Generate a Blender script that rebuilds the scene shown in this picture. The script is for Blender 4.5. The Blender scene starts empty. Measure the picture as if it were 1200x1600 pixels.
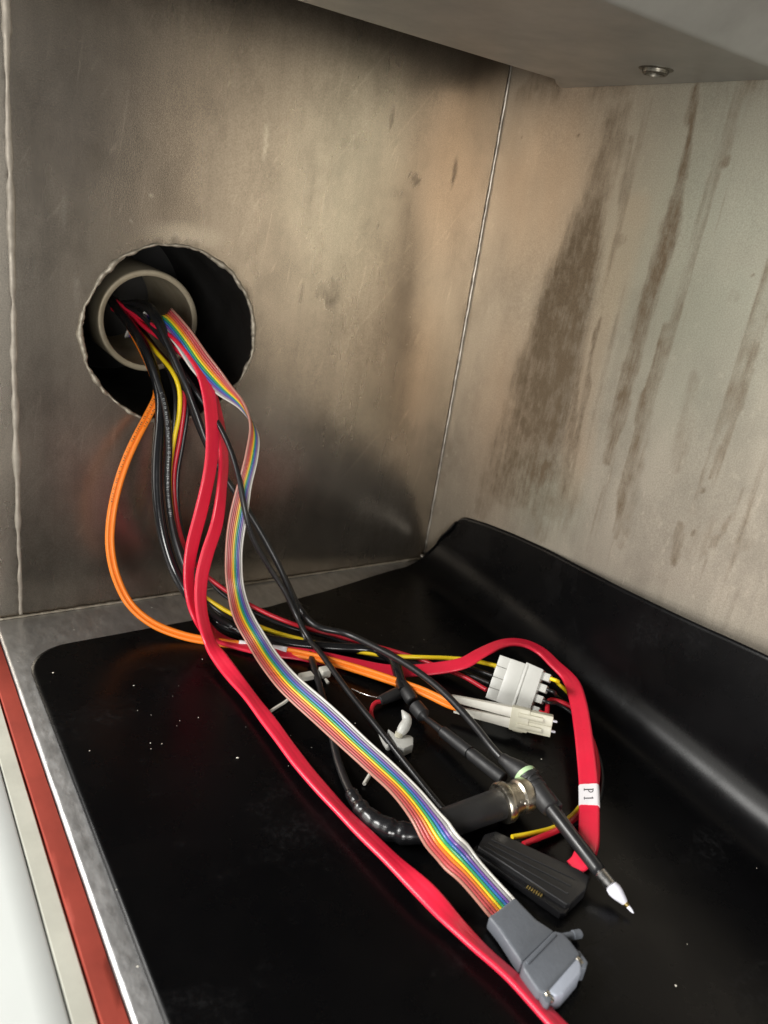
import bpy, bmesh, math, random
import numpy as np
from mathutils import Vector, Matrix
random.seed(7); rng = np.random.default_rng(7)
S = bpy.context.scene
COL = S.collection

# ------------------------------------------------------------------ camera
F = 1231.0                                   # focal length in pixels of the 1200 x 1600 photograph
CAM = np.array([0.40107566, -0.33408465, 0.23046786])
_vd = np.array([108. - 600, 3969. - 800, F]); _vy = np.array([2458. - 600, 610. - 800, F])
_vd /= np.linalg.norm(_vd); _vy /= np.linalg.norm(_vy)
_vy -= _vd * (_vy @ _vd); _vy /= np.linalg.norm(_vy)
_vx = np.cross(_vy, -_vd)
ROT = np.stack([_vx, _vy, -_vd])             # camera (x right, y down, z forward) -> world
cd = bpy.data.cameras.new('camera'); cam = bpy.data.objects.new('camera', cd); COL.objects.link(cam)
cd.sensor_fit = 'VERTICAL'; cd.sensor_height = 36; cd.sensor_width = 27
cd.lens = 36 * F / 1600; cd.clip_start = 0.005; cd.clip_end = 50
m = Matrix.Identity(4)
for i in range(3):
    m[i][0] = ROT[i][0]; m[i][1] = -ROT[i][1]; m[i][2] = -ROT[i][2]; m[i][3] = CAM[i]
cam.matrix_world = m
S.camera = cam
cd.dof.use_dof = True; cd.dof.focus_distance = 0.37; cd.dof.aperture_fstop = 14

# ------------------------------------------------------------------ world and lamps
w = bpy.data.worlds.new('World'); S.world = w; w.use_nodes = True
bg = w.node_tree.nodes['Background']
bg.inputs[0].default_value = (0.92, 0.95, 1.0, 1); bg.inputs[1].default_value = 0.13
S.view_settings.view_transform = 'Standard'; S.view_settings.look = 'None'
S.view_settings.exposure = 0.16; S.view_settings.gamma = 1

def area(name, loc, target, sx, sy, power, col):
    l = bpy.data.lights.new(name, 'AREA'); l.shape = 'RECTANGLE'; l.size = sx; l.size_y = sy
    l.energy = power; l.color = col
    o = bpy.data.objects.new(name, l); COL.objects.link(o); o.location = loc
    o.rotation_euler = (Vector(target) - Vector(loc)).to_track_quat('-Z', 'Y').to_euler()
    return o
area('room_tube_lamp', (-0.45, -1.35, 0.98), (0.22, -0.05, 0.1), 1.1, 0.4, 36, (1.0, 0.985, 0.95))
area('room_wall_lamp', (-0.25, -1.5, 0.42), (0.25, -0.05, 0.15), 1.2, 0.7, 10.5, (1.0, 0.965, 0.90))
area('panel_slope_fill', (1.2, -0.75, 0.17), (0.2, -0.1, 0.3), 0.4, 0.4, 12, (1.0, 0.98, 0.94))  # unseen fill light, added to brighten the slope of the ceiling panel

# ------------------------------------------------------------------ pixel -> place
def ray(px, py):
    return ROT @ np.array([px - 600., py - 800., F])
def P(px, py, ax, val):
    """point seen at photo pixel (px, py) at a given X, Y, Z (mm) or view depth d (mm)"""
    r = ray(px, py); v = val / 1000.
    t = v / F if ax == 'd' else (v - CAM['xyz'.index(ax)]) / r['xyz'.index(ax)]
    return CAM + t * r
def depth_of(p):
    return float((np.asarray(p) - CAM) @ ROT[:, 2]) * 1000
def PV(*a): return Vector(P(*a))

# ------------------------------------------------------------------ scene helpers
def link(name, me, mat=None, parent=None):
    o = bpy.data.objects.new(name, me); COL.objects.link(o)
    if mat: me.materials.append(mat)
    if parent: o.parent = parent
    return o
def tag(o, label=None, cat=None, group=None, kind=None):
    if label: o['label'] = label
    if cat: o['category'] = cat
    if group: o['group'] = group
    if kind: o['kind'] = kind
    return o
def thing(name, label, cat, group=None):
    o = bpy.data.objects.new(name, None); COL.objects.link(o); o.empty_display_size = 0.01
    return tag(o, label, cat, group)
def mesh(name, verts, faces, smooth=True, sharp=None):
    me = bpy.data.meshes.new(name)
    me.from_pydata([tuple(map(float, v)) for v in verts], [], faces); me.update()
    if smooth:
        me.shade_smooth()
        if sharp: me.set_sharp_from_angle(angle=math.radians(sharp))
    return me
def bmesh_obj(name, bm, mat, parent=None, smooth=True, sharp=35):
    bmesh.ops.recalc_face_normals(bm, faces=bm.faces)
    me = bpy.data.meshes.new(name); bm.to_mesh(me); bm.free()
    if smooth:
        me.shade_smooth(); me.set_sharp_from_angle(angle=math.radians(sharp))
    return link(name, me, mat, parent)

def spline(pts, step=0.002):
    """centripetal Catmull-Rom through pts (n x k), resampled evenly by the first three columns"""
    p = np.asarray(pts, float)
    p = np.vstack([2 * p[0] - p[1], p, 2 * p[-1] - p[-2]])
    out = []
    for i in range(1, len(p) - 2):
        p0, p1, p2, p3 = p[i - 1], p[i], p[i + 1], p[i + 2]
        d = lambda a, b: max(np.linalg.norm((a - b)[:3]), 1e-6) ** 0.5
        t0 = 0; t1 = t0 + d(p0, p1); t2 = t1 + d(p1, p2); t3 = t2 + d(p2, p3)
        for t in np.linspace(t1, t2, 14, endpoint=False):
            a1 = (t1 - t) / (t1 - t0) * p0 + (t - t0) / (t1 - t0) * p1
            a2 = (t2 - t) / (t2 - t1) * p1 + (t - t1) / (t2 - t1) * p2
            a3 = (t3 - t) / (t3 - t2) * p2 + (t - t2) / (t3 - t2) * p3
            b1 = (t2 - t) / (t2 - t0) * a1 + (t - t0) / (t2 - t0) * a2
            b2 = (t3 - t) / (t3 - t1) * a2 + (t - t1) / (t3 - t1) * a3
            out.append((t2 - t) / (t2 - t1) * b1 + (t - t1) / (t2 - t1) * b2)
    out.append(p[-2]); out = np.array(out)
    for _ in range(2):                                   # light smoothing
        out[1:-1] = 0.25 * out[:-2] + 0.5 * out[1:-1] + 0.25 * out[2:]
    L = np.concatenate([[0], np.cumsum(np.linalg.norm(np.diff(out[:, :3], axis=0), axis=1))])
    n = max(int(L[-1] / step), 4)
    s = np.linspace(0, L[-1], n)
    return np.stack([np.interp(s, L, out[:, k]) for k in range(out.shape[1])], 1)

def frames(c, side=None):
    t = np.gradient(c, axis=0); t /= np.linalg.norm(t, axis=1)[:, None]
    u = np.zeros_like(c)
    if side is None:
        a = np.cross(t[0], [0, 0, 1.]);
        if np.linalg.norm(a) < 0.1: a = np.cross(t[0], [0, 1., 0])
        u[0] = a / np.linalg.norm(a)
        for i in range(1, len(c)):
            a = u[i - 1] - t[i] * (u[i - 1] @ t[i]); u[i] = a / np.linalg.norm(a)
    else:
        a = side - t * np.sum(side * t, 1)[:, None]; u = a / np.linalg.norm(a, axis=1)[:, None]
    return t, u, np.cross(t, u)
def sweep(name, c, sec, mat, parent=None, side=None, rad=None, cap=True, sharp=None):
    """sec: list of (a, b) in the frame; rad scales it per ring"""
    t, u, v = frames(c, side); n = len(sec); N = len(c)
    sec = np.asarray(sec, float)
    rr = np.ones(N) if rad is None else rad
    V = (c[:, None, :] + rr[:, None, None] * (sec[None, :, 0, None] * u[:, None, :] + sec[None, :, 1, None] * v[:, None, :])).reshape(-1, 3)
    Fc = [(i * n + j, i * n + (j + 1) % n, (i + 1) * n + (j + 1) % n, (i + 1) * n + j) for i in range(N - 1) for j in range(n)]
    if cap:
        Fc.append(tuple(range(n))[::-1]); Fc.append(tuple((N - 1) * n + j for j in range(n)))
    return link(name, mesh(name, V, Fc, True, sharp), mat, parent)
def circ(r, n=12):
    return [(r * math.cos(2 * math.pi * k / n), r * math.sin(2 * math.pi * k / n)) for k in range(n)]
def pts3(tr): return np.array([P(*q) for q in tr])
def tube(name, tr, r, mat, parent=None, step=0.002, n=12, world=False, wob=0.0):
    c = spline(tr if world else pts3(tr), step)
    rad = None
    if wob:
        rad = 1 + wob * rng.standard_normal(len(c))
    return sweep(name, c, circ(r / 1000, n), mat, parent, rad=rad, sharp=60), c

def lathe(name, p0, p1, prof, mat, parent=None, n=24, sharp=35, squash=None):
    """prof: (distance along p0->p1 in mm, radius mm)"""
    p0 = np.asarray(p0, float); p1 = np.asarray(p1, float)
    a = p1 - p0; a /= np.linalg.norm(a)
    u = np.cross(a, [0, 0, 1.] if abs(a[2]) < 0.9 else [1., 0, 0]); u /= np.linalg.norm(u); v = np.cross(a, u)
    V = []; N = len(prof)
    for s, r in prof:
        for k in range(n):
            th = 2 * math.pi * k / n
            V.append(p0 + a * s / 1000 + r / 1000 * (math.cos(th) * u + math.sin(th) * v))
    Fc = [(i * n + j, i * n + (j + 1) % n, (i + 1) * n + (j + 1) % n, (i + 1) * n + j) for i in range(N - 1) for j in range(n)]
    Fc.append(tuple(range(n))[::-1]); Fc.append(tuple((N - 1) * n + j for j in range(n)))
    return link(name, mesh(name, V, Fc, True, sharp), mat, parent)

def prism(name, poly, up, h, mat, parent=None, bevel=0.0005, seg=2, top_scale=None):
    """poly: world points of the top face (any plane), pushed h metres along -up"""
    bm = bmesh.new(); up = Vector(up).normalized()
    top = [bm.verts.new(Vector(p)) for p in poly]
    bot = [bm.verts.new(Vector(p) - up * h) for p in poly]
    n = len(poly)
    bm.faces.new(top); bm.faces.new(bot[::-1])
    for i in range(n): bm.faces.new((top[i], bot[i], bot[(i + 1) % n], top[(i + 1) % n]))
    bmesh.ops.recalc_face_normals(bm, faces=bm.faces)
    if bevel: bmesh.ops.bevel(bm, geom=bm.edges[:], offset=bevel, segments=seg, affect='EDGES', profile=0.6, clamp_overlap=True)
    return bmesh_obj(name, bm, mat, parent)
class Fr:
    """local frame: origin o, axes a (long), b (across), c (up), millimetres"""
    def __init__(s, o, a, b):
        s.o = Vector(o); s.a = Vector(a).normalized(); b = Vector(b); s.b = (b - s.a * b.dot(s.a)).normalized(); s.c = s.a.cross(s.b)
    def __call__(s, x, y, z): return s.o + (s.a * x + s.b * y + s.c * z) / 1000
def fbox(name, f, x0, x1, y0, y1, z0, z1, mat, parent=None, bevel=0.4, taper=1.0, seg=2):
    bm = bmesh.new(); vs = []
    ym, zm = (y0 + y1) / 2, (z0 + z1) / 2
    for x, k in ((x0, taper), (x1, 1.0)):
        for y, z in ((y0, z0), (y1, z0), (y1, z1), (y0, z1)):
            vs.append(bm.verts.new(f(x, ym + (y - ym) * k, zm + (z - zm) * k)))
    for q in ((0, 1, 2, 3), (7, 6, 5, 4), (0, 4, 5, 1), (1, 5, 6, 2), (2, 6, 7, 3), (3, 7, 4, 0)):
        bm.faces.new([vs[i] for i in q])
    bmesh.ops.recalc_face_normals(bm, faces=bm.faces)
    if bevel: bmesh.ops.bevel(bm, geom=bm.edges[:], offset=bevel / 1000, segments=seg, affect='EDGES', profile=0.6, clamp_overlap=True)
    return bmesh_obj(name, bm, mat, parent)
def fextrude(name, f, outline, z0, z1, mat, parent=None, bevel=0.4):
    return prism(name, [f(x, y, z1) for x, y in outline], f.c, (z1 - z0) / 1000, mat, parent, bevel / 1000)

# ------------------------------------------------------------------ materials
def mat_new(name):
    mt = bpy.data.materials.new(name); mt.use_nodes = True
    nt = mt.node_tree; b = nt.nodes['Principled BSDF']
    return mt, nt, b
def nd(nt, t, **kw):
    n = nt.nodes.new(t)
    for k, v in kw.items(): setattr(n, k, v)
    return n
def noise(nt, scale, detail=4, rough=0.6, stretch=(1, 1, 1), off=(0, 0, 0)):
    tc = nd(nt, 'ShaderNodeTexCoord'); mp = nd(nt, 'ShaderNodeMapping')
    mp.inputs['Scale'].default_value = stretch; mp.inputs['Location'].default_value = off
    n = nd(nt, 'ShaderNodeTexNoise'); n.inputs['Scale'].default_value = scale
    n.inputs['Detail'].default_value = detail; n.inputs['Roughness'].default_value = rough
    nt.links.new(tc.outputs['Object'], mp.inputs['Vector']); nt.links.new(mp.outputs['Vector'], n.inputs['Vector'])
    return n.outputs['Fac']
def rng_map(nt, src, a, b, lo=0.0, hi=1.0):
    r = nd(nt, 'ShaderNodeMapRange'); r.inputs['From Min'].default_value = lo; r.inputs['From Max'].default_value = hi
    r.inputs['To Min'].default_value = a; r.inputs['To Max'].default_value = b
    nt.links.new(src, r.inputs['Value']); return r.outputs['Result']
def mixc(nt, fac, a, b, blend='MIX'):
    mx = nd(nt, 'ShaderNodeMix', data_type='RGBA', blend_type=blend)
    if isinstance(fac, float): mx.inputs[0].default_value = fac
    else: nt.links.new(fac, mx.inputs[0])
    for i, c in ((6, a), (7, b)):
        if isinstance(c, tuple): mx.inputs[i].default_value = (*c, 1)
        else: nt.links.new(c, mx.inputs[i])
    return mx.outputs[2]
def bump(nt, b, h, strength, dist=0.0005):
    bp = nd(nt, 'ShaderNodeBump'); bp.inputs['Strength'].default_value = strength; bp.inputs['Distance'].default_value = dist
    nt.links.new(h, bp.inputs['Height']); nt.links.new(bp.outputs['Normal'], b.inputs['Normal'])
def plastic(name, col, rough=0.4, var=0.12, bumpy=0.15, scale=300, sss=0, trans=0, spec=0.5, coat=0):
    mt, nt, b = mat_new(name)
    n = noise(nt, scale, 5)
    d = tuple(max(c * (1 - var), 0) for c in col); l = tuple(min(c * (1 + var), 1) for c in col)
    nt.links.new(mixc(nt, n, d, l), b.inputs['Base Color'])
    n2 = noise(nt, scale * 0.35, 4, off=(3, 1, 2))
    nt.links.new(rng_map(nt, n2, rough * 0.75, min(rough * 1.3, 1), 0.3, 0.7), b.inputs['Roughness'])
    b.inputs['Specular IOR Level'].default_value = spec
    if sss: b.inputs['Subsurface Weight'].default_value = sss; b.inputs['Subsurface Radius'].default_value = (.003, .003, .003)
    if trans: b.inputs['Transmission Weight'].default_value = trans
    if coat: b.inputs['Coat Weight'].default_value = coat; b.inputs['Coat Roughness'].default_value = 0.15
    if bumpy: bump(nt, b, noise(nt, scale * 2.5, 3), bumpy, 0.0003)
    return mt
def metal(name, c0, c1, rough=(0.3, 0.45), scale=60, stretch=(1, 1, 1), met=1.0, bumpy=0.1, bscale=900):
    mt, nt, b = mat_new(name)
    n = noise(nt, scale, 6, 0.65, stretch)
    nt.links.new(mixc(nt, rng_map(nt, n, 0, 1, 0.3, 0.7), c0, c1), b.inputs['Base Color'])
    nt.links.new(rng_map(nt, noise(nt, scale * 1.7, 5, 0.6, stretch, (5, 2, 7)), rough[0], rough[1], 0.3, 0.7), b.inputs['Roughness'])
    b.inputs['Metallic'].default_value = met
    if bumpy: bump(nt, b, noise(nt, bscale, 3, 0.6), bumpy, 0.0002)
    return mt

def wall_material(name, base, dark, warm, green, rough, met, streak):
    """stained stainless sheet; the attribute 'stain' carries the drip marks, warm and cool tarnish"""
    mt, nt, b = mat_new(name)
    at = nd(nt, 'ShaderNodeAttribute', attribute_name='stain'); sp = nd(nt, 'ShaderNodeSeparateColor')
    nt.links.new(at.outputs['Color'], sp.inputs[0])
    big = noise(nt, 14, 5, 0.6, (1, 1, 0.35)); fine = noise(nt, 260, 4, 0.7, (1, 1, 0.5)); grain = noise(nt, 1500, 2, 0.5)
    lines = noise(nt, 120, 4, 0.6, (1, 1, streak), (2, 4, 1))
    c = mixc(nt, rng_map(nt, big, 0, 1, 0.35, 0.65), tuple(x * 0.86 for x in base), tuple(min(x * 1.1, 1) for x in base))
    c = mixc(nt, rng_map(nt, lines, 0, 0.5, 0.45, 0.75), c, tuple(x * 0.78 for x in base))
    scr = None
    for k, (rot, sc, stc) in enumerate((((0.5, 0.2, 0.0), 90, (1, 1, 0.02)), ((-0.9, 0.3, 0.0), 70, (1, 0.02, 1)), ((0.12, -0.06, 0), 140, (1, 1, 0.015)))):
        tc = nd(nt, 'ShaderNodeTexCoord'); mp = nd(nt, 'ShaderNodeMapping', vector_type='POINT'); mp.inputs['Rotation'].default_value = rot
        mp2 = nd(nt, 'ShaderNodeMapping'); mp2.inputs['Scale'].default_value = stc; mp2.inputs['Location'].default_value = (k * 3.1, k, 2 * k)
        nz_ = nd(nt, 'ShaderNodeTexNoise'); nz_.inputs['Scale'].default_value = sc * 3; nz_.inputs['Detail'].default_value = 3
        nt.links.new(tc.outputs['Object'], mp.inputs['Vector']); nt.links.new(mp.outputs['Vector'], mp2.inputs['Vector']); nt.links.new(mp2.outputs['Vector'], nz_.inputs['Vector'])
        o_ = rng_map(nt, nz_.outputs['Fac'], 0, 0.45, 0.66, 0.78)
        if scr is None: scr = o_
        else:
            mx_ = nd(nt, 'ShaderNodeMath', operation='MAXIMUM'); nt.links.new(scr, mx_.inputs[0]); nt.links.new(o_, mx_.inputs[1]); scr = mx_.outputs[0]
    cloud = noise(nt, 32, 6, 0.68, (1, 1, 0.7), (6, 1, 4))
    c = mixc(nt, rng_map(nt, cloud, 0, 0.75, 0.47, 0.72), c, tuple(x * 0.62 for x in base))
    c = mixc(nt, scr, c, tuple(min(x * 1.5, 1) for x in base))
    c = mixc(nt, sp.outputs[1], c, warm)
    c = mixc(nt, sp.outputs[2], c, green)
    run = noise(nt, 260, 6, 0.75, (1, 1, streak * 0.8), (1, 7, 3)); blot = noise(nt, 110, 6, 0.7, (1, 1, 0.6), (4, 0, 2))
    av = nd(nt, 'ShaderNodeMath', operation='ADD'); nt.links.new(run, av.inputs[0]); nt.links.new(blot, av.inputs[1])
    s1 = nd(nt, 'ShaderNodeMath', operation='MULTIPLY_ADD'); nt.links.new(av.outputs[0], s1.inputs[0]); s1.inputs[1].default_value = 1.5; s1.inputs[2].default_value = -1.55
    s2 = nd(nt, 'ShaderNodeMath', operation='MULTIPLY_ADD'); nt.links.new(sp.outputs[0], s2.inputs[0]); s2.inputs[1].default_value = 1.25; nt.links.new(s1.outputs[0], s2.inputs[2])
    s3 = nd(nt, 'ShaderNodeMath', operation='MULTIPLY'); nt.links.new(s2.outputs[0], s3.inputs[0]); nt.links.new(rng_map(nt, sp.outputs[0], 0, 1, 0.10, 0.36), s3.inputs[1])
    st = nd(nt, 'ShaderNodeMath', operation='MULTIPLY'); nt.links.new(s3.outputs[0], st.inputs[0]); nt.links.new(rng_map(nt, fine, 0.75, 1.15, 0.35, 0.65), st.inputs[1])
    st.use_clamp = True
    c = mixc(nt, st.outputs[0], c, dark)
    gm = rng_map(nt, grain, 0.86, 1.14, 0.3, 0.7)
    cb = nd(nt, 'ShaderNodeCombineColor')
    for i in range(3): nt.links.new(gm, cb.inputs[i])
    c = mixc(nt, 1.0, c, cb.outputs[0], 'MULTIPLY')
    nt.links.new(c, b.inputs['Base Color'])
    r = nd(nt, 'ShaderNodeMath', operation='ADD'); nt.links.new(rng_map(nt, big, rough[0], rough[1], 0.3, 0.7), r.inputs[0])
    r2 = nd(nt, 'ShaderNodeMath', operation='MULTIPLY'); nt.links.new(st.outputs[0], r2.inputs[0]); r2.inputs[1].default_value = 0.12
    nt.links.new(r2.outputs[0], r.inputs[1]); nt.links.new(r.outputs[0], b.inputs['Roughness'])
    b.inputs['Metallic'].default_value = met
    bump(nt, b, grain, 0.12, 0.0002)
    return mt

M = {}
M['side'] = wall_material('tarnished_steel', (0.35, 0.305, 0.25), (0.10, 0.085, 0.07), (0.50, 0.40, 0.28), (0.55, 0.50, 0.42), (0.22, 0.31), 0.95, 0.12)
M['back'] = wall_material('stained_steel', (0.42, 0.372, 0.305), (0.185, 0.14, 0.092), (0.475, 0.345, 0.235), (0.385, 0.405, 0.325), (0.37, 0.48), 0.68, 0.10)
M['ceil'] = metal('ceiling_steel', (0.285, 0.28, 0.26), (0.36, 0.355, 0.33), (0.36, 0.48), 30, met=0.45)
M['floor'] = metal('floor_steel', (0.42, 0.42, 0.42), (0.62, 0.62, 0.62), (0.32, 0.5), 70, (1, 2.5, 1), met=0.9, bumpy=0.25)
M['weld'] = metal('weld_bead', (0.26, 0.23, 0.18), (0.42, 0.38, 0.31), (0.5, 0.7), 220, met=0.75, bumpy=0.6, bscale=700)
M['bead'] = metal('dull_bead', (0.27, 0.24, 0.20), (0.42, 0.38, 0.32), (0.5, 0.65), 120, met=0.6, bumpy=0.3)
M['seam'] = metal('bright_seam', (0.22, 0.20, 0.175), (0.70, 0.66, 0.59), (0.28, 0.5), 90, met=1, bumpy=0.2)
M['pipe'] = metal('pipe_steel', (0.27, 0.225, 0.15), (0.38, 0.33, 0.24), (0.4, 0.55), 60, met=0.4)
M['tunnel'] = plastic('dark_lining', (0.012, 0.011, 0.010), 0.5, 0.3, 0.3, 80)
M['tail'] = metal('brushed_steel', (0.55, 0.54, 0.52), (0.75, 0.74, 0.72), (0.2, 0.35), 200, met=1)
M['nickel'] = metal('worn_nickel', (0.34, 0.30, 0.24), (0.72, 0.68, 0.58), (0.2, 0.42), 170, met=1, bumpy=0.5, bscale=500)
M['oldscrew'] = metal('dull_screw', (0.06, 0.055, 0.045), (0.24, 0.22, 0.18), (0.35, 0.55), 260, met=0.9, bumpy=0.5)
M['gold'] = metal('gold_contact', (0.75, 0.55, 0.2), (0.9, 0.72, 0.3), (0.2, 0.35), 300, met=1)
M['gasket'] = plastic('red_silicone', (0.27, 0.041, 0.026), 0.72, 0.42, 0.4, 38, spec=0.25)
M['frame'] = plastic('white_enamel', (0.66, 0.69, 0.67), 0.3, 0.05, 0.05, 40)
M['strip'] = plastic('cream_strip', (0.50, 0.50, 0.43), 0.45, 0.25, 0.15, 50)
M['gap'] = plastic('dark_gap', (0.03, 0.026, 0.02), 0.6, 0.2, 0)
M['black'] = plastic('black_pvc', (0.012, 0.012, 0.013), 0.34, 0.2, 0.12, 250)
M['blackmatte'] = plastic('black_heatshrink', (0.016, 0.016, 0.017), 0.48, 0.25, 0.25, 250)
M['blackshiny'] = plastic('black_gloss', (0.01, 0.01, 0.011), 0.18, 0.2, 0.05, 200)
M['redflat'] = plastic('red_flat_pvc', (0.72, 0.017, 0.05), 0.36, 0.08, 0.06, 200, coat=0.15)
M['redwire'] = plastic('red_wire', (0.52, 0.015, 0.03), 0.35, 0.08, 0.05)
M['yellow'] = plastic('yellow_wire', (0.86, 0.62, 0.015), 0.38, 0.06, 0.05)
M['orange'] = plastic('orange_fiber_jacket', (0.86, 0.215, 0.012), 0.45, 0.07, 0.08)
M['white'] = plastic('white_plastic', (0.66, 0.64, 0.57), 0.42, 0.06, 0.08, sss=0.15)
M['label'] = plastic('white_label', (0.80, 0.78, 0.80), 0.5, 0.04, 0.05)
M['ink'] = plastic('black_ink', (0.03, 0.03, 0.035), 0.6, 0.1, 0)
M['wink'] = plastic('white_ink', (0.34, 0.36, 0.36), 0.6, 0.1, 0)
M['nylon'] = plastic('natural_nylon', (0.47, 0.47, 0.44), 0.38, 0.06, 0.06, 120, sss=0.35)
M['beige'] = plastic('aged_beige_plastic', (0.50, 0.48, 0.38), 0.4, 0.15, 0.12, 200, sss=0.2)
M['grey'] = plastic('grey_abs', (0.118, 0.13, 0.15), 0.5, 0.12, 0.35, 350)
M['lightgrey'] = plastic('light_grey_abs', (0.36, 0.39, 0.46), 0.42, 0.06, 0.15, 300)
M['ring'] = plastic('pale_green_ring', (0.42, 0.60, 0.34), 0.45, 0.08, 0.1)
M['crumb'] = plastic('pale_crumb', (0.7, 0.67, 0.58), 0.6, 0.2, 0)
M['ceramic'] = plastic('white_ceramic', (0.70, 0.70, 0.78), 0.3, 0.05, 0.05)
RIB = [('brown', (0.46, 0.20, 0.15)), ('red', (0.52, 0.075, 0.075)), ('red', (0.54, 0.085, 0.07)), ('orange', (0.80, 0.21, 0.02)), ('yellow', (0.86, 0.66, 0.02)),
       ('green', (0.03, 0.34, 0.13)), ('blue', (0.03, 0.16, 0.45)), ('violet', (0.17, 0.08, 0.36)), ('grey', (0.36, 0.35, 0.36)), ('white', (0.80, 0.78, 0.72))]
M['rib'] = [plastic('ribbon_%s_%s' % (n, 'insulation'), tuple(0.82 * q + 0.01 for q in c), 0.32, 0.06, 0.04, 250, coat=0.2) for n, c in RIB]

def mat_rubber():
    mt, nt, b = mat_new('black_rubber_sheet')
    n = noise(nt, 12, 5, 0.6)
    c = mixc(nt, n, (0.0010, 0.0010, 0.0012), (0.0026, 0.0026, 0.0030))
    smear = rng_map(nt, noise(nt, 17, 6, 0.62, (1.6, 1, 1), (2, 5, 0)), 0, 1, 0.54, 0.72)
    dust = rng_map(nt, noise(nt, 420, 5, 0.75), 0, 1, 0.48, 0.75)
    md = nd(nt, 'ShaderNodeMath', operation='MULTIPLY'); nt.links.new(smear, md.inputs[0]); nt.links.new(dust, md.inputs[1])
    c = mixc(nt, md.outputs[0], c, (0.016, 0.016, 0.017))
    nt.links.new(c, b.inputs['Base Color'])
    rg = nd(nt, 'ShaderNodeMath', operation='MULTIPLY_ADD'); nt.links.new(smear, rg.inputs[0]); rg.inputs[1].default_value = 0.14
    nt.links.new(rng_map(nt, noise(nt, 25, 6, 0.65, off=(1, 2, 3)), 0.21, 0.35, 0.3, 0.7), rg.inputs[2]); nt.links.new(rg.outputs[0], b.inputs['Roughness'])
    b.inputs['Specular IOR Level'].default_value = 0.16
    bump(nt, b, noise(nt, 700, 3), 0.08, 0.0002)
    return mt
M['rubber'] = mat_rubber()

# ------------------------------------------------------------------ the steel chamber
HC = np.array([-0.1926, 0.1525]); HR = 0.0450          # port hole centre (Y, Z) and radius in the side wall X = 0
def fbm(x, y, seed, octs=4):
    r = np.random.default_rng(seed); out = np.zeros_like(x); amp = 1.0; tot = 0
    for o in range(octs):
        k = 2.0 ** o
        g = r.random((64, 64)); xi = np.minimum((x * k) % 63, 62.999); yi = np.minimum((y * k) % 63, 62.999)
        x0 = np.floor(xi).astype(int); y0 = np.floor(yi).astype(int); fx = xi - x0; fy = yi - y0
        fx = fx * fx * (3 - 2 * fx); fy = fy * fy * (3 - 2 * fy)
        v = g[x0, y0] * (1 - fx) * (1 - fy) + g[x0 + 1, y0] * fx * (1 - fy) + g[x0, y0 + 1] * (1 - fx) * fy + g[x0 + 1, y0 + 1] * fx * fy
        out += amp * v; tot += amp; amp *= 0.55
    return out / tot
def poly_sd(px, py, poly):
    """signed distance (positive inside) of points to a polygon"""
    poly = np.asarray(poly); d = np.full(px.shape, 1e9); ins = np.zeros(px.shape, bool)
    for i in range(len(poly)):
        a = poly[i]; b = poly[(i + 1) % len(poly)]; e = b - a
        t = np.clip(((px - a[0]) * e[0] + (py - a[1]) * e[1]) / (e @ e), 0, 1)
        d = np.minimum(d, np.hypot(px - a[0] - t * e[0], py - a[1] - t * e[1]))
        c = ((a[1] > py) != (b[1] > py)) & (px < e[0] * (py - a[1]) / (e[1] + 1e-12) + a[0])
        ins ^= c
    return np.where(ins, d, -d)
def line_d(px, py, line):
    line = np.asarray(line); d = np.full(px.shape, 1e9); s = np.zeros(px.shape); L = 0
    for i in range(len(line) - 1):
        a = line[i]; e = line[i + 1] - a; ln = np.linalg.norm(e)
        t = np.clip(((px - a[0]) * e[0] + (py - a[1]) * e[1]) / (e @ e), 0, 1)
        q = np.hypot(px - a[0] - t * e[0], py - a[1] - t * e[1]); k = q < d
        d = np.where(k, q, d); s = np.where(k, L + t * ln, s); L += ln
    return d, s / L
sm = lambda x, a, b: np.clip((x - a) / (b - a), 0, 1) ** 2 * (3 - 2 * np.clip((x - a) / (b - a), 0, 1))
def set_attr(me, rgb):
    at = me.color_attributes.new('stain', 'FLOAT_COLOR', 'POINT')
    at.data.foreach_set('color', np.concatenate([np.clip(rgb, 0, 1), np.ones((len(rgb), 1))], 1).astype(np.float32).ravel())

# back wall ---------------------------------------------------------
X0, X1, Z0, Z1 = 0.0, 0.62, -0.004, 0.46
nx, nz = 400, 300
gx, gz = np.meshgrid(np.linspace(X0, X1, nx), np.linspace(Z0, Z1, nz))
yy = 0.0006 * (fbm(gx * 14, gz * 10, 3, 3) - 0.5) * 2 * sm(gx, 0, 0.05)
V = np.stack([gx.ravel(), yy.ravel(), gz.ravel()], 1)
Fq = [(j * nx + i, j * nx + i + 1, (j + 1) * nx + i + 1, (j + 1) * nx + i) for j in range(nz - 1) for i in range(nx - 1)]
bw = link('back_wall', mesh('back_wall', V, Fq), M['back']); tag(bw, kind='structure')
WB = lambda pts: np.array([[P(x, y, 'y', 0)[0], P(x, y, 'y', 0)[2]] for x, y in pts])
warp = (fbm(gx * 60, gz * 14, 11) - 0.5) * 0.010; warp2 = (fbm(gx * 260, gz * 60, 12) - 0.5) * 0.005
wx = gx + warp + warp2
main = poly_sd(wx, gz, WB([(942, 165), (988, 160), (976, 220), (962, 262), (948, 330), (937, 400), (928, 450), (918, 520), (906, 580), (896, 640), (884, 700), (868, 760), (845, 800), (790, 800), (765, 770), (775, 720), (787, 680), (797, 640), (806, 590), (820, 540), (840, 480), (856, 440), (866, 410), (886, 380), (914, 300), (926, 250), (934, 220)]))
tex = fbm(gx * 330, gz * 40, 21); tex2 = fbm(gx * 120, gz * 90, 22)
st = sm(main, -0.010, 0.010) * (0.70 + 0.3 * tex2)
low = sm(0.20 - gz, 0, 0.13)
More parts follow.
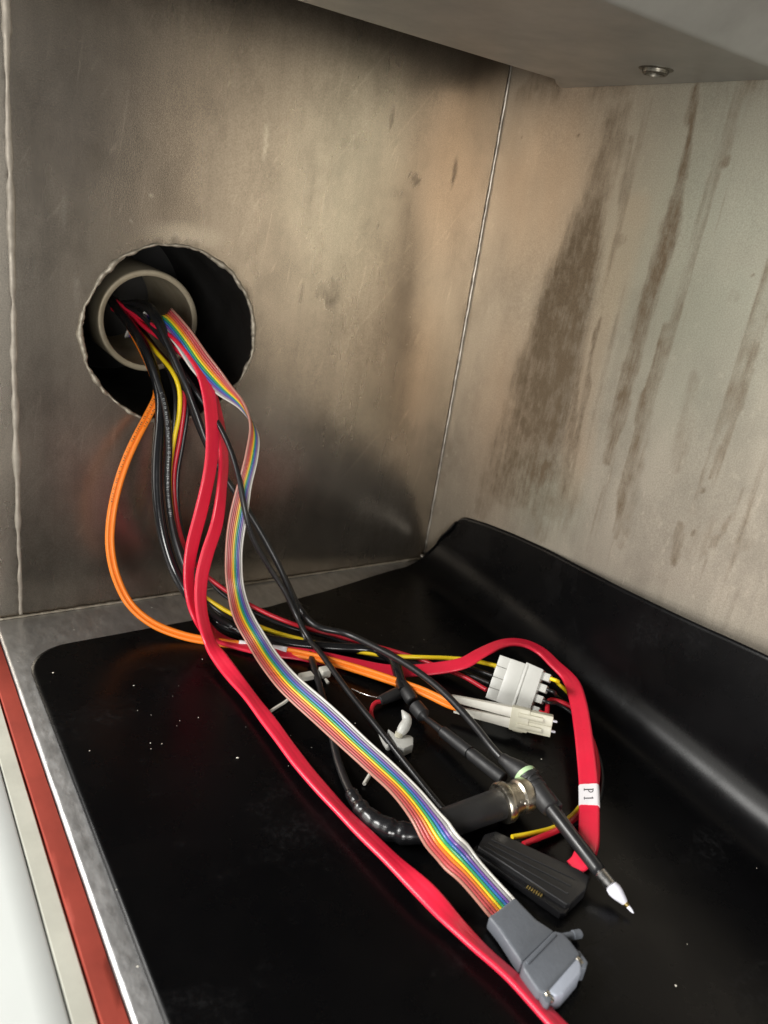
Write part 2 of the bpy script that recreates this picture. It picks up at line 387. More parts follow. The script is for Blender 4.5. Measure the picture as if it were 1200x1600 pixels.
st *= 1 - low * 0.40 * sm(tex2, 0.35, 0.6); st *= 1 - 0.25 * sm(0.118 - gz, 0, 0.05); st *= 0.55 + 0.45 * sm(0.285 - gz, 0, 0.05)
for ln, wd, am in (([(1085, 140), (1078, 220), (1062, 300), (1046, 380), (1022, 450), (1006, 500), (990, 560), (970, 640), (950, 720)], 0.0042, 0.72),
                   ([(1042, 510), (1030, 560), (1010, 620), (988, 740), (965, 840)], 0.0022, 0.62),
                   ([(1000, 470), (975, 560), (955, 640), (940, 720)], 0.006, 0.22),
                   ([(1085, 590), (1072, 660), (1055, 730)], 0.006, 0.30),
                   ([(1062, 820), (1053, 880)], 0.003, 0.6),
                   ([(1132, 250), (1140, 220), (1146, 200)], 0.0016, 0.3),
                   ([(1180, 580), (1140, 660), (1102, 745)], 0.0009, 0.55),
                   ([(1162, 760), (1128, 825), (1092, 905)], 0.0009, 0.5),
                   ([(990, 215), (980, 270), (972, 330)], 0.002, 0.4),
                   ([(905, 600), (895, 690), (880, 780)], 0.002, 0.6),
                   ([(985, 140), (955, 260), (930, 390)], 0.007, 0.35), ([(880, 640), (860, 760), (845, 830)], 0.010, 0.40), ([(800, 640), (775, 740), (755, 800)], 0.009, 0.40),
                   ([(1010, 660), (985, 770), (970, 850)], 0.005, 0.35), ([(940, 500), (915, 640), (895, 740)], 0.0015, 0.6),
                   ([(760, 720), (748, 790)], 0.004, 0.25)):
    d, s = line_d(wx, gz, WB(ln))
    wv = wd * (0.55 + 0.9 * fbm(gx * 40, gz * 70, 31)) * (0.7 + 0.5 * np.sin(s * 3.1))
    st = np.maximum(st, am * (1 - sm(d, wv * 0.5, wv * 1.6)) * (0.6 + 0.6 * tex2))
for (x, y), r, am in (((1130, 252), 0.0022, 0.6), ((908, 212), 0.0011, 0.7), ((970, 375), 0.003, 0.4), ((818, 216), 0.0007, 0.6), ((1094, 765), 0.001, 0.8), ((1080, 832), 0.001, 0.8), ((1150, 465), 0.003, 0.25), ((1182, 430), 0.001, 0.6)):
    c = WB([(x, y)])[0]; st = np.maximum(st, am * (1 - sm(np.hypot(wx - c[0], (gz - c[1]) * 0.7), r * 0.5, r * 1.3)))
streaks = fbm(gx * 150, gz * 6, 41); st = np.maximum(st, 0.42 * sm(streaks, 0.55, 0.80) * sm(gz, 0.02, 0.1))
cp = WB([(850, 775)])[0]; st = np.maximum(st, 0.5 * np.exp(-(((gx - cp[0]) / 0.034) ** 2 + ((gz - cp[1]) / 0.022) ** 2)))
st = np.maximum(st, 0.28 * sm(fbm(gx * 30, gz * 26, 42), 0.58, 0.75) * sm(0.16 - gz, 0, 0.06))
top = sm(gz, 0.285, 0.303) * sm(fbm(gx * 40, gz * 40, 43), 0.4, 0.6); st = np.maximum(st, 0.35 * top)
c1 = WB([(860, 260)])[0]; warmth = np.exp(-(((gx - c1[0]) / 0.055) ** 2 + ((gz - c1[1]) / 0.06) ** 2)) * 0.8
c2 = WB([(790, 660)])[0]; warmth = np.maximum(warmth, np.exp(-(((gx - c2[0]) / 0.03) ** 2 + ((gz - c2[1]) / 0.06) ** 2)) * 0.75)
for ln in ([(990, 330), (940, 500), (915, 620), (890, 760)],):
    d, s = line_d(wx, gz, WB(ln)); warmth = np.maximum(warmth, 0.55 * (1 - sm(d, 0.004, 0.016)))
warmth *= 0.6 + 0.6 * fbm(gx * 50, gz * 20, 44)
c3 = WB([(1120, 380)])[0]; grn = np.exp(-(((gx - c3[0]) / 0.07) ** 2 + ((gz - c3[1]) / 0.09) ** 2)) * 0.8 * (0.6 + 0.6 * fbm(gx * 30, gz * 30, 45))
c4 = WB([(850, 770)])[0]; grn = np.maximum(grn, np.exp(-(((gx - c4[0]) / 0.03) ** 2 + ((gz - c4[1]) / 0.025) ** 2)) * 0.6)
set_attr(bw.data, np.stack([st.ravel(), warmth.ravel(), grn.ravel()], 1))

# side wall with the cable port: rings round the hole out to the wall's edges, the front jamb is part of it
YA, YB, ZA, ZB = -0.36, 0.0, -0.004, 0.46
na, nr = 360, 110
th = np.linspace(0, 2 * math.pi, na, endpoint=False)
dy, dz = np.cos(th), np.sin(th)
with np.errstate(divide='ignore'):
    ty = np.where(dy > 0, (YB - HC[0]) / dy, (YA - HC[0]) / dy); tz = np.where(dz > 0, (ZB - HC[1]) / dz, (ZA - HC[1]) / dz)
tmax = np.minimum(np.abs(ty), np.abs(tz))
rag = HR + 0.0003 * np.sin(7 * th + 1) + 0.0009 * (rng.random(na) - 0.5)
kk = (np.linspace(0, 1, nr) ** 1.5)[:, None]
rr = rag[None] * (1 - kk) + tmax[None] * kk
wy = HC[0] + rr * dy; wz = HC[1] + rr * dz
wxx = 0.0012 * (fbm(wy * 12 + 9, wz * 10, 51, 3) - 0.5) * sm(rr - HR, 0.0, 0.04) * sm(-wy, 0.004, 0.04)
wxx = wxx + np.where(wy < -0.2695, (wy + 0.2695) * 0.03, 0)
V = np.stack([wxx.ravel(), wy.ravel(), wz.ravel()], 1)
Fq = [(j * na + i, (j + 1) * na + i, (j + 1) * na + (i + 1) % na, j * na + (i + 1) % na) for j in range(nr - 1) for i in range(na)]
sw = link('side_wall', mesh('side_wall', V, Fq), M['side']); tag(sw, kind='structure')
WS = lambda x, y: P(x, y, 'x', 0)[1:]
st = np.zeros_like(wy); wm = np.zeros_like(wy); lt = np.zeros_like(wy)
for (x, y), (ry, rz), am in (((650, 282), (0.004, 0.0035), 0.5), ((641, 270), (0.0015, 0.0015), 0.6), ((710, 268), (0.0022, 0.010), 0.5), ((612, 185), (0.002, 0.005), 0.45), ((620, 300), (0.006, 0.006), 0.3), ((515, 460), (0.009, 0.010), 0.35), ((705, 400), (0.004, 0.018), 0.22), ((120, 440), (0.0016, 0.012), 0.3), ((470, 470), (0.0016, 0.012), 0.25), ((640, 500), (0.003, 0.03), 0.18)):
    c = WS(x, y); q = np.hypot((wy - c[0]) / ry, (wz - c[1]) / rz); st = np.maximum(st, am * (1 - sm(q, 0.4, 1.5)) * (0.6 + 0.7 * fbm(wy * 300, wz * 300, 61)))
hd = rr - HR
st = np.maximum(st, 0.35 * (1 - sm(hd, 0.001, 0.008)) * fbm(wy * 90, wz * 90, 62) * 1.6)
for (x, y), (ry, rz), am in (((290, 368), (0.020, 0.006), 0.55), ((415, 220), (0.0012, 0.010), 0.7), ((120, 450), (0.0015, 0.008), 0.5), ((236, 305), (0.0012, 0.0012), 0.8), ((205, 345), (0.0007, 0.0007), 0.9), ((100, 330), (0.001, 0.008), 0.35), ((440, 640), (0.02, 0.02), 0.2)):
    c = WS(x, y); q = np.hypot((wy - c[0]) / ry, (wz - c[1]) / rz); lt = np.maximum(lt, am * (1 - sm(q, 0.3, 1.4)))
for ln in (([(735, 180), (690, 620)]), ([(700, 330), (660, 620)])):
    pl = np.array([WS(*q) for q in ln]); d, s = line_d(wy, wz, pl); wm = np.maximum(wm, 0.16 * (1 - sm(d, 0.004, 0.030)))
wm *= 0.5 + 0.7 * fbm(wy * 70, wz * 8, 63)
st = np.maximum(st, 0.22 * sm(fbm(wy * 160, wz * 7, 64), 0.60, 0.8))
lt = np.maximum(lt, 0.55 * (wy < -0.2695))  # jamb painted lighter, standing in for the light it catches
set_attr(sw.data, np.stack([st.ravel(), wm.ravel(), lt.ravel()], 1))

# ragged weld rim round the hole
NRIM = 360
def ringnoise(w, sd):
    q = np.random.default_rng(sd).standard_normal(NRIM); ker = np.hanning(w + 2)[1:-1]; q = np.convolve(np.concatenate([q, q, q]), ker / np.linalg.norm(ker), 'same')[NRIM:2 * NRIM]
    return q
r1, r2, r3, r4 = ringnoise(9, 1), ringnoise(5, 2), ringnoise(25, 3), ringnoise(3, 4)
ang = 2 * np.pi * np.arange(NRIM) / NRIM
rr_ = HR + 0.0003 + 0.00018 * r1 + 0.0003 * r3 + 0.00010 * r4
c = np.stack([0.0003 + 0.00022 * r2, HC[0] + rr_ * np.cos(ang), HC[1] + rr_ * np.sin(ang)], 1)
rad = np.clip(1 + 0.22 * ringnoise(7, 5) + 0.2 * ringnoise(31, 6) + 0.2 * np.cos(ang - 0.2), 0.55, 1.9)
c = np.vstack([c, c[:1]]); rad = np.append(rad, rad[0])
sweep('weld_rim', c, [(0.0008 * math.cos(q), 0.0010 * math.sin(q)) for q in np.linspace(0, 2 * math.pi, 8, endpoint=False)], M['weld'], sw, side=np.stack([np.ones(NRIM + 1), np.zeros(NRIM + 1), np.zeros(NRIM + 1)], 1), rad=rad, cap=False)
# the port: dark insulated tunnel, pipe end set back inside it
def ringtube(name, x0, x1, r, mat, parent, inward=True, n=96, steps=2):
    V = [(x, HC[0] + r * math.cos(2 * math.pi * k / n), HC[1] + r * math.sin(2 * math.pi * k / n)) for x in np.linspace(x0, x1, steps) for k in range(n)]
    Fc = [(i * n + k, i * n + (k + 1) % n, (i + 1) * n + (k + 1) % n, (i + 1) * n + k) for i in range(steps - 1) for k in range(n)]
    return link(name, mesh(name, V, Fc), mat, parent)
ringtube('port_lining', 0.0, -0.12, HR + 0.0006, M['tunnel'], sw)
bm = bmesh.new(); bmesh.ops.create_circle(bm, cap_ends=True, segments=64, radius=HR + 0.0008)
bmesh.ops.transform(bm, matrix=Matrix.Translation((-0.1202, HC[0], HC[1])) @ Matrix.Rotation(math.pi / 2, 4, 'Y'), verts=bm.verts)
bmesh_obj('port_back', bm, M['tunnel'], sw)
n = 96; prof = [(-0.119, 0.0280), (-0.0398, 0.0280), (-0.0391, 0.0277), (-0.0388, 0.0272), (-0.0388, 0.0252), (-0.0391, 0.0247), (-0.0398, 0.0245), (-0.119, 0.0245)]
V = [(x, HC[0] + r * math.cos(2 * math.pi * k / n), HC[1] + r * math.sin(2 * math.pi * k / n)) for x, r in prof for k in range(n)]
Fc = [(i * n + k, i * n + (k + 1) % n, (i + 1) * n + (k + 1) % n, (i + 1) * n + k) for i in range(len(prof) - 1) for k in range(n)]
link('inner_pipe', mesh('inner_pipe', V, Fc, True, 40), M['pipe'], sw)
# rough weld bead along the front edge of the side wall
zs = np.linspace(0.0, 0.46, 340); kz = lambda n, k: np.convolve(rng.standard_normal(340 + 2 * k), np.hanning(k + 2)[1:-1] / np.linalg.norm(np.hanning(k + 2)[1:-1]), 'same')[k:340 + k]
c = np.stack([np.full(340, -0.0003), -0.2682 + 0.00012 * kz(1, 9) + 0.00012 * kz(1, 35), zs], 1)
sweep('weld_bead', c, [(0.00085 * math.cos(q), 0.0017 * math.sin(q)) for q in np.linspace(0, 2 * math.pi, 12, endpoint=False)], M['bead'], sw, side=np.tile([1., 0, 0], (340, 1)), rad=np.clip(1 + 0.13 * kz(1, 7) + 0.12 * kz(1, 25), .6, 1.6) * (0.5 + 0.5 * sm(zs, 0.047, 0.056)))
# bright corner seam
zs = np.linspace(0.002, 0.46, 120)
c = np.stack([0.0007 + 0.00008 * rng.standard_normal(120), -0.0007 + 0.00008 * rng.standard_normal(120), zs], 1)
sweep('corner_seam', c, circ(0.00055, 8), M['seam'], bw, rad=1 + 0.12 * rng.standard_normal(120))

# floor: steel pan with a rolled front lip
def strip(name, prof, x0, x1, mat, parent=None, nx=60, wob=0, kind=None):
    """profile (Y, Z) extruded along X"""
    xs = np.linspace(x0, x1, nx); V = []; k = len(prof)
    for x in xs:
        for y, z in prof: V.append((x, y + wob * random.uniform(-1, 1), z + wob * random.uniform(-1, 1)))
    Fc = [(i * k + j, (i + 1) * k + j, (i + 1) * k + j + 1, i * k + j + 1) for i in range(nx - 1) for j in range(k - 1)]
    return link(name, mesh(name, V, Fc, True, 50), mat, parent)
fl = strip('chamber_floor', [(0.0, 0.0), (-0.05, 0), (-0.1, 0), (-0.15, 0), (-0.2, 0.0), (-0.25, 0.0), (-0.268, 0.0), (-0.2795, 0.0), (-0.2805, -0.0002), (-0.2811, -0.0009), (-0.2813, -0.002), (-0.2813, -0.014)], -0.0005, 0.62, M['floor'], nx=80, wob=0.00004)
tag(fl, kind='structure')
c = np.stack([np.full(120, 0.0009), np.linspace(-0.279, -0.001, 120), np.full(120, 0.0007)], 1)
sweep('floor_seam', c, circ(0.0008, 8), M['weld'], fl, rad=1 + 0.2 * rng.standard_normal(120))
tb = lathe('corner_weld', P(657, 867, 'z', 3), P(671, 876, 'z', 1), [(0, .3), (.4, 1.2), (1.6, 1.5), (4, 1.3), (5.2, .5)], M['seam'], fl, n=12)

# red door gasket and white door frame in front of the lip
g = strip('door_gasket', [(-0.2816, -0.012), (-0.2816, -0.0014), (-0.2818, -0.0010), (-0.284, -0.0009), (-0.2868, -0.0010), (-0.2883, -0.0011), (-0.2886, -0.0016), (-0.2886, -0.012)], -0.02, 0.62, M['gasket'], nx=120, wob=0.00006)
tag(g, 'red silicone door gasket running along the front steel lip', 'gasket')
df = strip('door_frame', [(-0.2965, -0.0022), (-0.2972, -0.0016), (-0.305, -0.0016), (-0.33, -0.0016), (-0.42, -0.002)], -0.25, 0.62, M['frame'], nx=60)
tag(df, kind='structure')
strip('frame_strip', [(-0.2892, -0.012), (-0.2892, -0.003), (-0.2897, -0.0022), (-0.2955, -0.002), (-0.2959, -0.0026), (-0.2959, -0.012)], -0.25, 0.62, M['strip'], df, nx=80, wob=0.00004)
strip('gap_shade_strip', [(-0.2957, -0.0045), (-0.2972, -0.0045)], -0.25, 0.62, M['gap'], df)  # dark strips laid in the open gaps, standing for their shade
strip('gap_shade_strip', [(-0.2882, -0.0050), (-0.2894, -0.0050)], -0.25, 0.62, M['gap'], df)

# ceiling panel with its folded edge and screw
ZC = 0.303
def ceiling():
    prof = [(0.058, ZC + 0.03), (0.0572, ZC + 0.004), (0.0578, ZC + 0.0012), (0.0595, ZC + 0.0002), (0.062, ZC)]
    prof += [(x, ZC) for x in np.linspace(0.08, 0.1805, 12)]
    for a in np.linspace(0, 46, 7)[1:]:
        r = 0.004; prof.append((0.1805 + r * math.sin(math.radians(a)), ZC + r * (1 - math.cos(math.radians(a)))))
    lx, lz = prof[-1]
    for d in np.linspace(0.004, 0.088, 12): prof.append((lx + d * math.cos(math.radians(46)), lz + d * math.sin(math.radians(46))))
    ys = np.concatenate([np.linspace(-0.2605, -0.012, 60), [-0.008, -0.005, -0.003, -0.0015, -0.0008]])
    k = len(prof); V = []
    for y in ys:
        rnd = 0.014 * sm(y, -0.022, 0.0) * -1
        for i, (x, z) in enumerate(prof):
            xx = x + rnd * (1 if i < 5 else 0)
            V.append((xx, y, z))
    Fc = [(i * k + j, i * k + j + 1, (i + 1) * k + j + 1, (i + 1) * k + j) for i in range(len(ys) - 1) for j in range(k - 1)]
    return link('ceiling_panel', mesh('ceiling_panel', V, Fc, True, 40), M['ceil'])
ce = ceiling(); tag(ce, kind='structure')
rf = mesh('chamber_roof', [(-0.02, 0.0, 0.372), (0.62, 0.0, 0.372), (0.62, -0.262, 0.372), (-0.02, -0.262, 0.372), (0.62, -0.262, 0.31), (-0.02, -0.262, 0.31), (0.62, -0.2815, 0.31), (-0.02, -0.2815, 0.31), (0.62, -0.2815, 0.46), (-0.02, -0.2815, 0.46)],
          [(0, 1, 2, 3), (3, 2, 4, 5), (5, 4, 6, 7), (7, 6, 8, 9)], False)
tag(link('chamber_roof', rf, M['ceil']), kind='structure')
sp_ = P(1025, 108, 'z', 303)
scr = lathe('screw', sp_ + np.array([0, 0, 0.0002]), sp_ - np.array([0, 0, 0.02]), [(0, 7.6), (.3, 7.6), (.6, 7.2), (.7, 5.8), (2.0, 5.7), (2.4, 5.2), (2.45, 4.2), (0.3, 4.0)], M['oldscrew'], ce, n=28)
lathe('screw_socket', sp_ - np.array([0, 0, 0.0004]), sp_ - np.array([0, 0, 0.02]), [(0, 3.9), (.3, 3.9), (.35, .2)], M['gap'], ce, n=6)

# ------------------------------------------------------------------ black rubber mat curling up the back wall
def make_mat():
    R = 0.024; A84 = math.radians(84); y0 = -0.2735
    YBX = (np.array([.0, .04, .09, .11, .135, .17, .23, .28, .6]), np.array([-3.5, -3.5, -4.2, -5.4, -7.8, -11.0, -14.6, -18.4, -32]) / 1000)
    def prof(s, yb):                               # s = arclength from the front of the mat
        yf = yb - R; L1 = yf - y0
        if s <= L1: return (y0 + s, 0.0)
        a = (s - L1) / R
        if a < A84: return (yf + R * math.sin(a), R * (1 - math.cos(a)))
        e = s - L1 - R * A84
        return (yf + R * math.sin(A84) + e * math.cos(A84), R * (1 - math.cos(A84)) + e * math.sin(A84))
    es = np.array([0, .02, .05, .09, .127, .173, .218, .245, .262, .275, .290, .305, .3145, .325])
    ex = np.array([36, 35.5, 35, 34.2, 33.2, 26.5, 17.5, 12.5, 11, 12.5, 18, 28, 33, 36]) / 1000
    hx = np.array([.0, .040, .055, .08, .115, .166, .222, .258, .4, .65]); hz = np.array([44, 46.5, 49.5, 53, 57, 61.5, 67.5, 72, 76, 76]) / 1000
    NU, NS = 110, 140
    def top_s(x, yb): return yb - R - y0 + R * A84 + (np.interp(x, hx, hz) - R * (1 - math.cos(A84))) / math.sin(A84)
    V = []; us = np.linspace(0, 1, NU) ** 1.6; x1 = 0.62
    for j in range(NS):
        q = j / (NS - 1)
        for i in range(NU):
            x = ex[0] + (x1 - ex[0]) * us[i]
            for _ in range(2):
                yb = float(np.interp(x, *YBX)); s = q * top_s(x, yb)
                xl = np.interp(s, es, ex); x = xl + (x1 - xl) * us[i]
            yb = float(np.interp(x, *YBX)); s = q * top_s(x, yb)
            d = x - xl; rf = 0.022; rt = 0.012       # rounded corners at the front and at the top
            s0 = rf - math.sqrt(max(rf * rf - (rf - min(d, rf)) ** 2, 0))
            s1 = top_s(x, yb) - (rt - math.sqrt(max(rt * rt - (rt - min(d, rt)) ** 2, 0)))
            s = s0 + (s1 - s0) * q
            y, z = prof(s, yb)
            lift = 0.0006 * (fbm(np.array([x * 25.]), np.array([s * 25.]), 71, 2)[0] - 0.5)
            V.append((x, y, z + 0.0016 + lift))
    Fc = [(j * NU + i, j * NU + i + 1, (j + 1) * NU + i + 1, (j + 1) * NU + i) for j in range(NS - 1) for i in range(NU - 1)]
    o = link('rubber_mat', mesh('rubber_mat', V, Fc), M['rubber'])
    md = o.modifiers.new('thickness', 'SOLIDIFY'); md.thickness = 0.0014; md.offset = -1
    return o
mt = make_mat(); tag(mt, 'large black rubber mat with rounded corners curling up the back wall', 'mat')

# ------------------------------------------------------------------ cables
def flat_pts(keys, W, sgn=0):
    """keys: (Lx, Ly, Rx, Ry, axis, value[, sign]) -> spline of centre + side vector with true width W (mm)"""
    rows = []
    for k in keys:
        lx, ly, rx, ry, ax, val = k[:6]; s = k[6] if len(k) > 6 else sgn
        best = None
        for dl in np.arange(0, W * 0.62, 0.1):
            for sg in ((1, -1) if s == 0 else (s,)):
                a = P(lx, ly, ax, val + sg * dl); b = P(rx, ry, ax, val - sg * dl)
                e = abs(np.linalg.norm(a - b) * 1000 - W) + 0.05 * dl
                if best is None or e < best[0]: best = (e, a, b)
        a, b = best[1:]; rows.append(np.concatenate([(a + b) / 2, (a - b) / np.linalg.norm(a - b)]))
    c = spline(rows, 0.002)
    sd = c[:, 3:]
    for _ in range(6):
        sd[1:-1] = 0.25 * sd[:-2] + 0.5 * sd[1:-1] + 0.25 * sd[2:]
    jit = lambda amp: amp * np.interp(np.arange(len(c)), np.arange(0, len(c) + 9, 8), rng.standard_normal(len(np.arange(0, len(c) + 9, 8))))
    ker = np.hanning(9) / np.hanning(9).sum(); sl = lambda q: np.convolve(np.pad(q, 4, 'edge'), ker, 'valid')
    tw = sl(jit(0.07 * (W < 10) + 0.02)); t_, u_, v_ = frames(c[:, :3], sd)
    sd = u_ * np.cos(tw)[:, None] + v_ * np.sin(tw)[:, None]
    c[:, :3] += v_ * sl(jit(0.00012))[:, None]
    return c[:, :3], sd
def sata_section(W, T):
    W /= 2000; T /= 2000; pts = []
    up = []
    for k in range(15):
        t = -1 + 2 * k / 14
        a = abs(t)
        h = T * (1 - max(0, (a - 0.72) / 0.28) ** 2.2 * 0.75) * (1 - 0.07 * math.exp(-(t / 0.13) ** 2) - 0.05 * math.exp(-((a - 0.62) / 0.1) ** 2))
        up.append((t * W, h))
    return up + [(x, -h) for x, h in up[::-1]]
def lettering(name, c, r, s0, s1, mat, parent, cell=0.0011, face=None):
    """tiny printed characters along a round cable (too small in the photograph to read)"""
    L = np.concatenate([[0], np.cumsum(np.linalg.norm(np.diff(c, axis=0), axis=1))])
    V, Fc = [], []; s = s0
    while s < s1 and s < L[-1] - 0.003:
        if random.random() < 0.22: s += cell; continue
        p = np.array([np.interp(s, L, c[:, k]) for k in range(3)]); q = np.array([np.interp(s + 0.001, L, c[:, k]) for k in range(3)])
        t = (q - p) / np.linalg.norm(q - p); v = CAM - p if face is None else np.array(face, float); v = v - t * (v @ t); v /= np.linalg.norm(v); u = np.cross(t, v)
        for _ in range(random.choice((1, 2, 2))):
            w = cell * random.uniform(.18, .3); h = r * random.uniform(.22, .42); o = cell * random.uniform(0, .5); hh = r * random.uniform(-.2, .2)
            base = len(V)
            for a_, b_ in ((0, -h), (w, -h), (w, h), (0, h)):
                bb = b_ + hh
                V.append(p + t * (o + a_) + u * bb + v * (math.sqrt(max(r * r - bb * bb, 0)) + 0.00006))
            Fc.append((base, base + 1, base + 2, base + 3))
        s += cell
    return link(name, mesh(name, V, Fc, False), mat, parent)

# --- rainbow ribbon cable
RK = [(216, 521, 205, 529, 'x', -78), (244, 500, 224, 502, 'x', -42), (268, 497, 246, 494, 'x', -18), (300, 521, 270, 531, 'x', -2), (330, 560, 298, 576, 'x', 10), (360, 600, 335, 609, 'x', 22), (381, 630, 378, 640, 'x', 32),
      (390, 665, 402, 680, 'x', 40), (384, 710, 402, 716, 'x', 45), (372, 757, 391, 762, 'x', 48), (360, 800, 387, 804, 'x', 51), (354, 840, 380, 845, 'x', 53.5), (352, 875, 378, 877, 'x', 56), (354, 917, 381, 915, 'x', 59),
      (362, 962, 394, 955, 'x', 67), (385, 1007, 422, 1002, 'x', 83), (420, 1062, 470, 1060, 'z', 13), (477, 1120, 532, 1112, 'z', 12), (520, 1160, 585, 1162, 'z', 12), (572, 1204, 612, 1190, 'z', 13), (612, 1242, 655, 1232, 'z', 15.5),
      (647, 1290, 690, 1272, 'z', 18), (670, 1322, 715, 1310, 'z', 17.5), (700, 1355, 745, 1342, 'z', 13), (762, 1430, 802, 1402, 'z', 6), (774, 1444, 815, 1416, 'z', 5)]
for i, k in enumerate(RK): RK[i] = k + ((1,) if i < 16 else (-1,))
W_R = 12.7
rc, rs = flat_pts(RK, W_R)
rib = thing('ribbon_cable', 'rainbow striped flat ribbon cable ending in a grey plug', 'ribbon cable')
tt, uu, vv = frames(rc, rs)
for i in range(10):
    off = (4.5 - i) * W_R / 10 / 1000
    sweep('wire', rc + uu * off, circ(0.00066, 8), M['rib'][i], rib, side=rs)
# grey plug
fq = P(784, 1416, 'z', 7); ft = P(886, 1532, 'z', 7); fb = P(898, 1490, 'z', 7) - P(852, 1540, 'z', 7)
ZT = 10.0
def zp(*pp, z=ZT): return [P(x, y, 'z', z) for x, y in pp]
plug = thing('_tmp', '', ''); bpy.data.objects.remove(plug)
hood = prism('plug_hood', zp((763, 1431), (775, 1424), (790, 1412), (805, 1401), (815, 1411), (838, 1435), (868, 1455), (816, 1506), (800, 1482), (780, 1452), z=8.2), (0, 0, 1), 0.0058, M['grey'], rib, 0.0012, 3)
body = prism('plug_body', zp((817, 1502), (866, 1453), (880, 1456), (893, 1470), (908, 1490), (855, 1551), (842, 1549), (829, 1530), (817, 1512), z=ZT), (0, 0, 1), 0.0075, M['grey'], rib, 0.0011, 3)
prism('body_ridge', zp((821, 1501), (866, 1456), (870, 1460), (825, 1506), z=ZT + 0.5), (0, 0, 1), 0.003, M['grey'], rib, 0.0004, 2)
prism('mating_shell', zp((853, 1539), (896, 1490), (903, 1494), (909, 1508), (908, 1520), (881, 1552), (870, 1556), (860, 1552), z=ZT - 0.5), (0, 0, 1), 0.007, M['lightgrey'], rib, 0.0009, 3)
for pp in (((895, 1486), (905, 1484), (919, 1503), (916, 1513), (906, 1512), (910, 1503)), ((842, 1545), (849, 1540), (858, 1552), (868, 1551), (858, 1568), (852, 1566))):
    prism('mounting_ear', zp(*pp, z=ZT - 0.9), (0, 0, 1), 0.006, M['grey'], rib, 0.0005, 2)
for a, b in (((899, 1497), (913, 1510)), ((851, 1549), (862, 1563))):
    lathe('jack_screw', P(*a, 'z', ZT - 1.2), P(*b, 'z', ZT - 1.8), [(0, .9), (.4, 1.15), (1.6, 1.15), (1.8, .8), (3.4, .8), (3.8, .4)], M['nickel'], rib, n=14)
lathe('thumb_screw', P(878, 1464, 'z', 5), P(906, 1459, 'z', 4.5), [(0, 1.2), (4.5, 1.2), (4.6, 1.6), (7.6, 1.6), (8.2, 1.1)], M['grey'], rib, n=14)

# --- red flat data cables
SA = [(181, 473, 172, 477, 'x', -82, 1), (236, 507, 250, 512, 'x', -25, 1), (272, 532, 284, 532, 'x', -6, 1), (300, 572, 322, 572, 'x', 8, 1), (313, 605, 334, 605, 'x', 17, 1), (321, 655, 341, 655, 'x', 27, 1), (321, 705, 341, 705, 'x', 34, 1), (316, 745, 336, 745, 'x', 38, 1), (304, 800, 324, 800, 'x', 42, 1), (293, 850, 309, 850, 'x', 46, 1),
      (288, 890, 303, 890, 'x', 49, 1), (291, 930, 304, 928, 'x', 52, 1), (301, 965, 316, 960, 'x', 58, 1), (330, 1001, 346, 990, 'z', 5), (400, 1022, 405, 1006, 'z', 4), (470, 1032, 474, 1013, 'z', 4), (540, 1046, 545, 1027, 'z', 4), (610, 1058, 614, 1039, 'z', 5), (680, 1054, 678, 1036, 'z', 9),
      (727, 1045, 722, 1027, 'z', 14), (752, 1028, 748, 1015, 'z', 17), (793, 1010, 791, 999, 'z', 20), (820, 1012, 822, 1000, 'z', 20), (843, 1023, 848, 1012, 'z', 19), (862, 1042, 872, 1034, 'z', 17.5), (884, 1066, 897, 1057, 'z', 16), (892, 1101, 914, 1091, 'z', 15), (895, 1133, 924, 1130, 'z', 14), (898, 1170, 931, 1170, 'z', 13), (904, 1230, 936, 1230, 'z', 11), (905, 1285, 936, 1285, 'z', 9), (904, 1318, 934, 1320, 'z', 8), (896, 1338, 920, 1354, 'z', 7), (886, 1346, 906, 1368, 'z', 5)]
sa = thing('data_cable', 'red flat data cable looping over the white connector, tagged P1', 'cable', 'red flat data cables')
c, sd = flat_pts(SA, 8.4)
SATA_A = c; SATA_A_side = sd
sweep('jacket', c, sata_section(8.4, 2.1), M['redflat'], sa, side=sd, sharp=70)
SB = [(181, 473, 172, 477, 'x', -82, 1), (245, 525, 256, 528, 'x', -22, 1), (285, 556, 300, 556, 'x', -2, 1), (318, 605, 333, 605, 'x', 9, 1), (334, 650, 346, 648, 'x', 19, 1), (342, 690, 353, 690, 'x', 27, 1), (344, 725, 355, 725, 'x', 33, 1), (341, 755, 353, 755, 'x', 38, 1), (330, 817, 348, 817, 'x', 44, 1), (313, 867, 333, 867, 'x', 49, 1), (305, 907, 323, 907, 'x', 53, 1), (306, 950, 323, 950, 'x', 59, 1), (316, 1000, 337, 1000, 'x', 70, 1), (335, 1037, 356, 1025, 'z', 8), (377, 1088, 400, 1085, 'z', 6), (415, 1140, 440, 1135, 'z', 6), (460, 1196, 482, 1196, 'z', 6),
      (500, 1244, 520, 1238, 'z', 6), (550, 1297, 572, 1292, 'z', 6), (600, 1347, 626, 1342, 'z', 7), (650, 1399, 682, 1390, 'z', 8), (697, 1448, 724, 1438, 'z', 5.5), (740, 1488, 757, 1474, 'z', 5), (793, 1533, 806, 1520, 'z', 5), (852, 1597, 876, 1592, 'z', 5), (885, 1634, 912, 1626, 'z', 6), (930, 1690, 958, 1680, 'z', 6)]
sb = thing('data_cable', 'red flat data cable running across the mat to the front edge', 'cable', 'red flat data cables')
c, sd = flat_pts(SB, 7.8)
sweep('jacket', c, sata_section(7.8, 2.3), M['redflat'], sb, side=sd, sharp=70)
